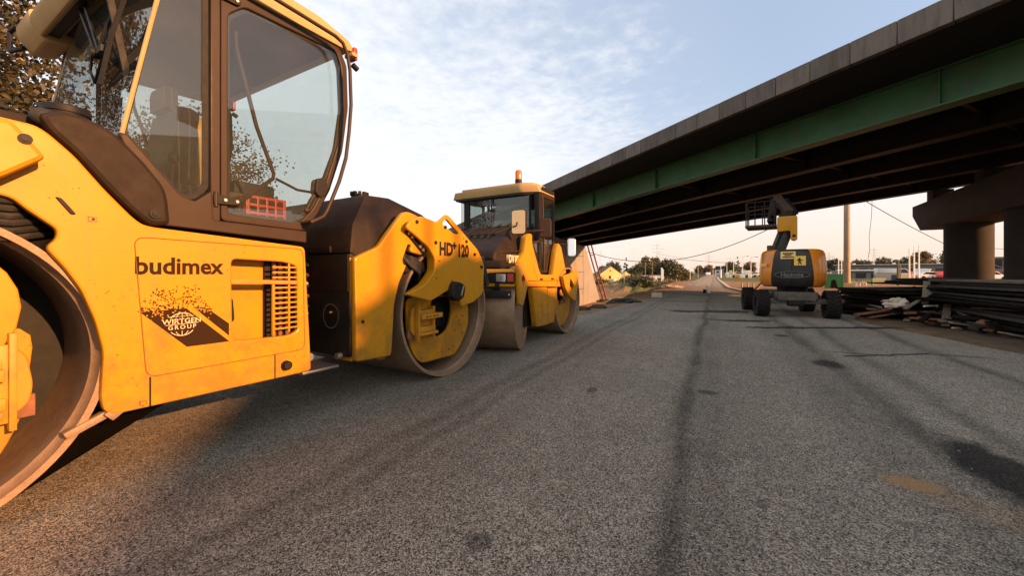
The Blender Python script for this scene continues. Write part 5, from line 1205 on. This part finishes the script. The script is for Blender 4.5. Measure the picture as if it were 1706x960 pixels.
# long flat building on the right
b = at(1512, 86); fb = thing('hall', 'long low grey hall with a flat roof behind the flagpoles and cars', 'building', b, face_cam(b[0], b[1]) + R(-4))
MB().box((0, 2, 1.5), (24, 9, 3.0)).build('wall', 'grey_wall', fb); MB().box((0, 1.8, 3.08), (24.6, 9.8, .25)).build('roof', 'roof_grey', fb, .03)
for k in range(12): MB().box((-11 + 2 * k, -2.53, 1.6), (1.5, .06, 1.3)).build('window', 'dark_window', fb)
for k in range(6): MB().box((-9 + 3.4 * k, 0, 3.36), (.5, .5, .32)).build('roof_vent', 'white_wall', fb, .02)
b = at(1448, 76); fb = thing('shed', 'low dark shed with a pale roof edge right of the concrete pole', 'shed', b, face_cam(b[0], b[1]))
MB().box((0, 2, .8), (9, 5, 1.6)).build('wall', 'grey_wall', fb); MB().box((0, 1.8, 1.75), (9.6, 5.8, .28)).build('roof', 'white_wall', fb, .03)
for k in range(4): MB().box((-3.4 + 2.2 * k, -.53, .75), (1.5, .06, 1.0)).build('opening', 'dark_window', fb)
b = at(1662, 62); gp = thing('pavilion', 'glass fronted pavilion raised on posts, seen between the pier columns', 'building', b, face_cam(b[0], b[1]))
MB().box((0, 2, 2.55), (5.4, 4, 2.1)).build('wall', 'grey_wall', gp); MB().box((0, 1.8, 3.68), (6.0, 4.8, .18)).build('roof', 'roof_grey', gp, .02)
for k in range(5): MB().box((-2.1 + 1.05 * k, -.04, 2.6), (.9, .06, 1.4)).build('window', 'dark_window', gp)
for k in range(7): MB().box((-2.4 + .8 * k, .6, .7), (.16, .16, 1.6)).build('post', 'wood_dark', gp)
MB().box((0, .1, 1.42), (5.6, .3, .2)).build('ledge', 'girder_green', gp)
for px_, dep, w_, h_, mt, lb in ((1186, 260, 18, 4.2, 'roof_tile', 'distant reddish building at the end of the road'), (1206, 240, 10, 3.2, 'white_wall', 'distant pale building right of the road end'), (1222, 230, 12, 4.4, 'grey_wall', 'distant grey building behind the orange roadside board'), (1239, 200, 7, 3.4, 'white_wall', 'distant white building left of the boom lift'), (1172, 330, 14, 4.5, 'grey_wall', 'distant grey building left of the road end')):
    b = at(px_, dep); o = thing('far_building', lb, 'building', b, face_cam(b[0], b[1]))
    MB().box((0, 4, h_ / 2), (w_, 8, h_)).build('wall', mt, o); MB().box((0, 4, h_ + .2), (w_ + .8, 8.8, .4)).build('roof', 'roof_tile', o)
    for k in range(int(w_ / 3)): MB().box((-w_ / 2 + 1.6 + 3 * k, -.04, h_ * .55), (1.3, .08, h_ * .35)).build('window', 'dark_window', o)

# ================================================================ poles, flags, signs, pylons, wires
def pole(name, label, cat, loc, h_, r0, r1, mat, group=None):
    o = MB().ring((0, 0, 0), (0, 0, h_), r0, r1, 14).build(name, mat); o.location = loc
    return tag(o, label, cat, group)
M['pole_conc'] = surf('spun_concrete', (.36, .28, .19), .85, var=.1, scale=1, dirt=(.2, .16, .11), dirt_amt=.5)
pole('concrete_pole', 'thick tapered concrete pole rising behind the bridge right of the lift', 'pole', (7.85, 33.36, -.1), 9.5, .19, .145, 'pole_conc')
for px_, d_, h_, lb in ((1515, 40, 3.75, 'leftmost of the three tall white flagpoles'), (1523, 40, 3.9, 'middle one of the three tall white flagpoles'), (1531, 40, 4.1, 'rightmost of the three tall white flagpoles')):
    p = at(px_, d_); pole('flagpole', lb, 'flagpole', p, h_, .07, .05, 'white', 'white flagpoles')
for px_, d_, h_, lb in ((1397, 50, 3.2, 'left white mast before the thick concrete pole'), (1402, 52, 3.1, 'second white mast close to the thick concrete pole'), (1406, 48, 2.7, 'short white mast touching the thick concrete pole in view')):
    p = at(px_, d_); pole('mast', lb, 'mast', p, h_, .06, .05, 'white')
p = at(1496, 34); pole('wooden_post', 'brown wooden post before the long grey hall', 'post', p, 2.35, .09, .08, 'wood')
p = at(1500, 36); pole('wooden_post', 'thin grey post just right of the brown wooden post', 'post', p, 1.9, .05, .05, 'wood')
for px_, d_, h_, lb in ((1075, 92, 6.0, 'grey lamp pole before the dark round trees'), (1087, 90, 6.4, 'grey pole right of the lamp pole in the tree group')):
    p = at(px_, d_); pole('pole', lb, 'pole', p, h_, .10, .07, 'wood')
wf = at(1101, 84); bf = thing('beach_flag', 'white upright banner flag standing before the broad dark tree', 'flag', wf, face_cam(wf[0], wf[1]))
MB().cyl((0, 0, 0), (0, 0, 4.8), .05, 8).build('pole', 'wood_dark', bf); plate('cloth', [(0, 1.8), (.55, 2.0), (.6, 4.2), (.3, 4.75), (0, 4.8)], -.02, .02, 'white', bf, bev=.002, r=.1, mtx=FRONT)
tn = at(1093, 86); tt = thing('tent', 'small white pointed tent before the tree group', 'tent', tn, face_cam(tn[0], tn[1]))
MB().ring((0, 0, 0), (0, 0, 1.4), .75, .7, 4).build('wall', 'white_wall', tt); MB().ring((0, 0, 1.4), (0, 0, 3.0), .8, .05, 4).build('roof', 'white_wall', tt)
st_ = MB().cyl((0, 0, 0), (0, 0, .42), .012, 6).sph((0, 0, .42), .02, (1, 1, 1), 8).build('marker_stake', 'wood_red'); st_.location = (-2.63, 15.08, -.03)
tag(st_, 'thin rusty marker stake at the left asphalt edge', 'stake')
for k, (px_, d_, h_, lb) in enumerate(((1040, 60, 1.6, 'thin pale stake on the soil heap by the white annex'), (1127, 60, .9, 'short white stake on the grass bank left of the road'))):
    p = at(px_, d_); pole('marker_stake', lb, 'stake', p, h_, .05, .05, 'kerb')
ty = blobby('rubbish_heap', .40, (1.5, .9, .38), 'rubber', (-3.05, 15.2, -.02), 77, .4); tag(ty, 'low dark rubbish heap on the left asphalt edge by the stake', 'rubbish')
for k, (x, y, lb) in enumerate(((-3.6, 11.6, 'dark clod left of the road close to the small roller'), (-3.35, 12.5, 'dark clod midway between the small roller and the rubbish heap'), (-4.2, 13.2, 'dark block of soil near the abutment side'))):
    tag(blobby('clod', .16, (1.6, 1, .6), 'wood_dark', (x, y, terr(x, y) + .02), 60 + k), lb, 'clod')
cb = MB().box((0, 0, 0), (.44, .9, .20)).build('concrete_block', 'kerb', None, .03); cb.location = (-2.30, 18.6, .11); cb.rotation_euler = (0, 0, R(8)); tag(cb, 'pale concrete block lying at the left asphalt edge', 'concrete block')
cn = thing('barrier', 'leaning white and dark road barrier board in the middle of the far road', 'barrier', (-.36, 24.0, .0), R(20))
MB().box((.05, 0, .20), (.11, .05, .46), Matrix.Rotation(R(-20), 3, 'Y')).build('board', 'white', cn, .008); MB().box((-.10, .05, .09), (.16, .10, .20), Matrix.Rotation(R(14), 3, 'Y')).build('foot', 'black', cn, .01)
gr_ = blobby('grey_heap', .6, (1.5, 1.0, .35), 'kerb', (-2.9, 31.0, .02), 88, .4); tag(gr_, 'grey gravel heap on the left verge of the far road', 'heap')
# billboard and boards far right of the road
b = at(1201, 90); bb = thing('billboard', 'double dark billboard on one tall white post by the far road', 'billboard', b, face_cam(b[0], b[1]))
MB().cyl((0, 0, 0), (0, 0, 2.3), .16, 10).build('post', 'white', bb)
for x in (-.62, .58): MB().box((x, -.2, 2.5), (1.05, .15, .62)).build('board', 'charcoal', bb, .01)
for px_, d_, w_, h_, z0, mt, lb in ((1229, 70, .75, .55, .35, 'orange', 'small orange board beside the far road'), (1217, 88, .6, .8, 1.0, 'label_yellow', 'small pale yellow board beside the far road'), (1245, 80, 1.0, .8, .9, 'white', 'white board on posts left of the boom lift')):
    b = at(px_, d_); o = thing('sign_board', lb, 'sign', b, face_cam(b[0], b[1])); MB().box((0, 0, z0 + h_ / 2), (w_, .06, h_)).build('board', mt, o, .01)
    for s in (-.35, .35): MB().cyl((s * w_, .05, 0), (s * w_, .05, z0 + h_), .03, 6).build('post', 'wood_dark', o)
for px_, d_, w_, h_, z0, mt, lb in ((1415, 25, .58, .46, .10, 'label_cream', 'cream yellow board standing at the foot of the concrete pole'), (1465, 42, 1.0, .62, .05, 'label_cream', 'cream yellow board right of the bicycle'), (1511, 44, 1.1, .9, .1, 'label_cream', 'cream board behind the leftmost flagpole')):
    b = at(px_, d_); o = thing('sign_board', lb, 'sign', b, face_cam(b[0], b[1])); MB().box((0, 0, z0 + h_ / 2), (w_, .05, h_)).build('board', mt, o, .01)
    for s in (-.35, .35): MB().cyl((s * w_, .05, 0), (s * w_, .05, z0 + h_), .03, 6).build('post', 'wood_dark', o)
b = at(1389, 28); gf = thing('steel_frame', 'green steel plate frame with a tapered opening beside the concrete pole', 'steel frame', b, face_cam(b[0], b[1]))
plate('front_plate', [(-.52, 0), (-.22, 0), (-.12, .66), (.10, .66), (.24, 0), (.54, 0), (.54, 1.10), (-.52, 1.10)], -.02, .04, 'girder_lit', gf, bev=.005, r=.01, mtx=FRONT) if False else None
M['bright_green'] = surf('green_machine_paint', (.055, .24, .07), .5, var=.15, scale=3, dirt=(.12, .12, .06), dirt_amt=.3)
plate('front_plate', [(-.52, .02), (-.22, .02), (-.12, .70), (.10, .70), (.24, .02), (.54, .02), (.54, 1.12), (-.52, 1.12)], 0, .05, 'bright_green', gf, bev=.006, r=.01, mtx=FRONT)
MB().box((0, .55, .60), (1.0, .9, .95)).build('body', 'girder_dark', gf, .02)
bc = at(1430, 34); bk_ = thing('bicycle', 'bicycle standing on the verge between the concrete pole and the cream board', 'bicycle', bc, face_cam(bc[0], bc[1]))
for s in (-.32, .32): MB().lathe([(.22 + .02 * math.cos(a), .02 * math.sin(a)) for a in [k * math.pi / 3 for k in range(6)]], (s, 0, .24), (0, 1, 0), 22).build('wheel', 'white', bk_)
MB().tube([(-.32, 0, .24), (-.1, 0, .55), (.22, 0, .55), (.32, 0, .24)], .016, 6).tube([(-.1, 0, .55), (.02, 0, .24), (.22, 0, .55)], .016, 6).build('frame', 'red', bk_)
MB().tube([(.22, 0, .55), (.20, 0, .66), (.26, .12, .70)], .014, 6).build('handlebar', 'black', bk_); MB().box((-.12, 0, .62), (.16, .08, .04)).build('saddle', 'black', bk_, .01)
gb = at(1453, 36); pole('bollard', 'slim green bollard with a pale cap beside the cream board', 'bollard', gb, .70, .10, .07, 'bright_green')
# lattice pylons, faint with distance
def pylon(label, px_, dep, h_):
    p = at(px_, dep); m = MB(); w0 = h_ * .09; T = thing('pylon', label, 'pylon', p, face_cam(p[0], p[1]))
    for sx_ in (-1, 1):
        for sy_ in (-1, 1): m.tube([(sx_ * w0, sy_ * w0, 0), (sx_ * w0 * .25, sy_ * w0 * .25, h_ * .7), (0, 0, h_)], h_ * .005, 4)
    for k in range(8):
        f0 = k / 8 * .7; f1 = (k + 1) / 8 * .7; a = w0 * (1 - .75 * f0 / .7); b_ = w0 * (1 - .75 * f1 / .7); s = (-1) ** k
        for sy_ in (-1, 1): m.tube([(-s * a, sy_ * a, h_ * f0), (s * b_, sy_ * b_, h_ * f1)], h_ * .003, 4)
    m.build('lattice', 'pylon', T)
    for z, hw in ((.70, .16), (.80, .20), (.90, .13)): MB().tube([(-h_ * hw, 0, h_ * z), (0, 0, h_ * (z + .02)), (h_ * hw, 0, h_ * z)], h_ * .005, 4).build('crossarm', 'pylon', T)
M['pylon'] = surf('hazed_galvanised_steel', (.50, .46, .42), .6, var=.05)
pylon('lattice power pylon behind the tall tree group left of the road', 1095, 330, 27); pylon('lattice power pylon just right of the tall tree group', 1083 + 100 - 2, 420, 22)
pylon('lattice power pylon above the green steel frame', 1381, 380, 22); pylon('lattice power pylon above the low shed right of the concrete pole', 1456, 400, 27)
pylon('lattice power pylon above the yellow house', 1000, 300, 20)
M['cable'] = surf('black_cable', (.02, .02, .02), .7)
def cable(name, label, p0, p1, sag, r=.018, group=None):
    p0 = Vector(p0); p1 = Vector(p1); pts = []
    for k in range(25):
        f = k / 24; p = p0.lerp(p1, f); p.z -= sag * 4 * f * (1 - f); pts.append(p)
    return tag(MB().tube(pts, r, 5).build(name, 'cable'), label, 'cable', group)
def view(px_, py_, dep):
    b = (px_ - 853) / 650.0
    return ((-math.sin(TH) + math.cos(TH) * b) * dep, (math.cos(TH) + math.sin(TH) * b) * dep, 1.10 + (455 - py_) / 650.0 * dep)
cable('cable', 'long sagging black cable from the abutment to beneath the lift basket', view(978, 419, 43), view(1330, 355, 32), 2.35, .030)
cable('cable', 'black cable slanting from the bridge down behind the pier', view(1440, 334, 24), view(1700, 455, 40), .5, .024)
cable('cable', 'short faint cable between the two pier columns', view(1600, 409, 50), view(1720, 417, 48), .1, .03)
cb2 = MB().tube([view(1453, 330, 25), view(1452, 360, 25), view(1448, 395, 25), view(1449, 415, 25), view(1446, 432, 25)], .012, 5).build('rope', 'cable'); tag(cb2, 'thin rope dangling from the bridge girder right of the concrete pole', 'rope')

# ================================================================ parked cars on the right
def car_proto(col, label, loc, rz, van=False, group=None):
    T = thing('parked_van' if van else 'parked_car', label, 'van' if van else 'car', loc, rz, group)
    if van: pf = [(-2.2, .25), (2.2, .25), (2.3, .8), (2.0, 1.05), (1.4, 1.85), (-2.2, 1.9)]; gl = [(1.25, 1.10), (1.85, 1.08), (1.36, 1.75), (.5, 1.75), (.5, 1.10)]
    else: pf = [(-2.0, .22), (2.05, .22), (2.1, .62), (1.2, .82), (.55, 1.32), (-1.0, 1.36), (-1.75, .9), (-2.05, .85)]; gl = [(1.05, .86), (.52, 1.26), (-.95, 1.29), (-1.5, .90)]
    MB().prism(rnd(pf, .12), lambda p, a: (p[0], a, p[1]), -.82, .82).build('body', col, T, .05)
    for s in (1, -1): MB().prism(gl, lambda p, a: (p[0], a, p[1]), s * .80, s * .832).build('side_window', 'dark_window', T)
    MB().box((1.1 if not van else 1.85, 0, 1.06 if not van else 1.45), (.03, 1.35, .45), Matrix.Rotation(R(-52 if not van else -30), 3, 'Y')).build('windscreen', 'dark_window', T)
    for x in (-1.3, 1.35):
        for s in (1, -1): MB().cyl((x, s * .70, .31), (x, s * .85, .31), .31, 18).build('wheel', 'tyre', T, .02)
    for s in (1, -1): MB().box((2.07 if not van else 2.26, s * .6, .62 if not van else .7), (.06, .3, .14)).build('headlight', 'lens', T, .01)
    return T
M['car_white'] = surf('white_car_paint', (.72, .70, .66), .25, var=.03, coat=.5)
M['car_red'] = surf('red_car_paint', (.60, .03, .02), .25, var=.05, coat=.5)
M['car_silver'] = surf('silver_car_paint', (.42, .42, .41), .25, metal=.5, var=.05, coat=.5)
M['car_dark'] = surf('dark_car_paint', (.03, .035, .045), .25, var=.05, coat=.5)
for px_, d_, col, a, van, lb in ((1509, 66, 'car_red', 70, False, 'red car parked right behind the leftmost flagpole'), (1546, 66, 'car_white', 20, False, 'white car right of the flagpoles'), (1557, 68, 'car_silver', 30, False, 'silver car between the white car and the right red car'), (1570, 62, 'car_red', 80, False, 'red car parked just left of the pier column'), (1538, 70, 'car_white', 60, True, 'white van behind the rightmost flagpole'), (1522, 72, 'car_dark', 10, False, 'dark car between the flagpoles'), (1646, 60, 'car_white', 10, False, 'white car seen between the pier columns'), (1660, 62, 'car_red', 20, False, 'red car seen between the pier columns'), (1217, 140, 'car_white', 60, False, 'white car on the right verge of the far road'), (1233, 112, 'car_white', 5, False, 'white car left of the lift beneath the orange board'), (1247, 105, 'car_silver', 12, False, 'silver car just left of the boom lift'), (1180, 150, 'car_white', 90, False, 'white car driving on the far end of the road'), (1256, 118, 'car_white', 10, False, 'white car partly hidden by the boom lift'), (1487, 66, 'car_silver', 5, True, 'silver van before the low dark shed')):
    p = at(px_, d_); car_proto(col, lb, (p[0], p[1], p[2] + .1), R(a), van)
# beams and red white barrier at the right verge of the far road
between('steel_beam', (1.95, 25.6, .02), (2.5, 26.4, .62), .12, .12, 'rust', 'rusty steel beam tilted up beside the lift on the far verge', 'beam')
for px_, lb in ((1236, 'left low concrete post beside the tilted beam'), (1246, 'middle low concrete post beside the tilted beam'), (1255, 'right low concrete post just left of the lift wheel')):
    p = at(px_, 26); pole('low_post', lb, 'post', p, .52, .05, .05, 'kerb')

# lamp posts and clutter along the far carriageway
for k, (px_, d_, h_, lb) in enumerate(((1188, 220, 8, 'tiny lamp post at the vanishing end of the road'), (1211, 150, 6.5, 'slim lamp post right of the billboard'), (1222, 120, 5.4, 'slim lamp post between the white post and the orange board'), (1237, 100, 5.2, 'slim lamp post right of the orange roadside board'), (1251, 90, 4.6, 'slim lamp post close to the boom lift cover'), (1163, 200, 6, 'slim lamp post left of the far road'), (1150, 140, 4.6, 'slim lamp post by the lone olive tree'))):
    p = at(px_, d_); lp = thing('street_lamp', lb, 'street lamp', p, face_cam(p[0], p[1]))
    MB().ring((0, 0, 0), (0, 0, h_), .10, .06, 8).build('pole', 'white_wall', lp); MB().tube([(0, 0, h_), (.3, 0, h_ + .25), (1.0, 0, h_ + .3)], .05, 6).build('arm', 'white_wall', lp); MB().box((1.15, 0, h_ + .28), (.6, .2, .12)).build('lamp_head', 'grey_wall', lp, .02)
for px_, d_, w_, h_, mt, lb in ((1219, 95, 2.2, .9, 'white_wall', 'low white container right of the billboard'), (1241, 88, 2.0, 1.0, 'white_wall', 'low white container left of the lift near the lamp post'), (1228, 105, 2.4, .8, 'grey_wall', 'low grey container behind the orange board'), (1400, 60, 1.8, 1.5, 'grey_wall', 'grey cabin behind the green steel frame'), (1482, 58, 2.6, 1.2, 'roof_grey', 'pale grey container before the low dark shed')):
    p = at(px_, d_); o = thing('container', lb, 'container', p, face_cam(p[0], p[1]) + R(6)); MB().box((0, .8, h_ / 2), (w_, 1.6, h_)).build('wall', mt, o, .02); MB().box((0, .8, h_ + .03), (w_ + .1, 1.7, .06)).build('roof', 'roof_grey', o); MB().box((w_ * .2, -.02, h_ * .45), (w_ * .25, .06, h_ * .7)).build('door', 'dark_window', o)
for k, (a, b_) in enumerate(((447, 440), (441, 446))):
    cable('cable', ('upper faint power line above the far road', 'lower faint power line above the far road')[k], view(1095, a - 18, 330), view(1390, b_ - 12, 380), 5 + 2 * k, .09)

# loose chippings left on the new surface
rg = random.Random(8); pm = MB()
for k in range(900):
    y = .7 + 8.5 * rg.random() ** 1.6; x = rg.uniform(-2.5, min(4.5, lerp_tab(RIGHT, y) - .1)); r_ = rg.uniform(.0022, .0055)
    q = Matrix.Rotation(rg.random() * 3, 3, 'Z') @ Matrix.Rotation(rg.random() * 3, 3, 'X'); pm.box((x, y, r_ * .8), (r_ * 2.4, r_ * 1.7, r_ * 1.5), q)
M['grit'] = surf('loose_chippings', (.17, .15, .125), .9, var=.9, scale=30)
tag(pm.build('loose_grit', 'grit', smooth=0), 'loose grey chippings scattered over the fresh asphalt', 'grit', kind='stuff')
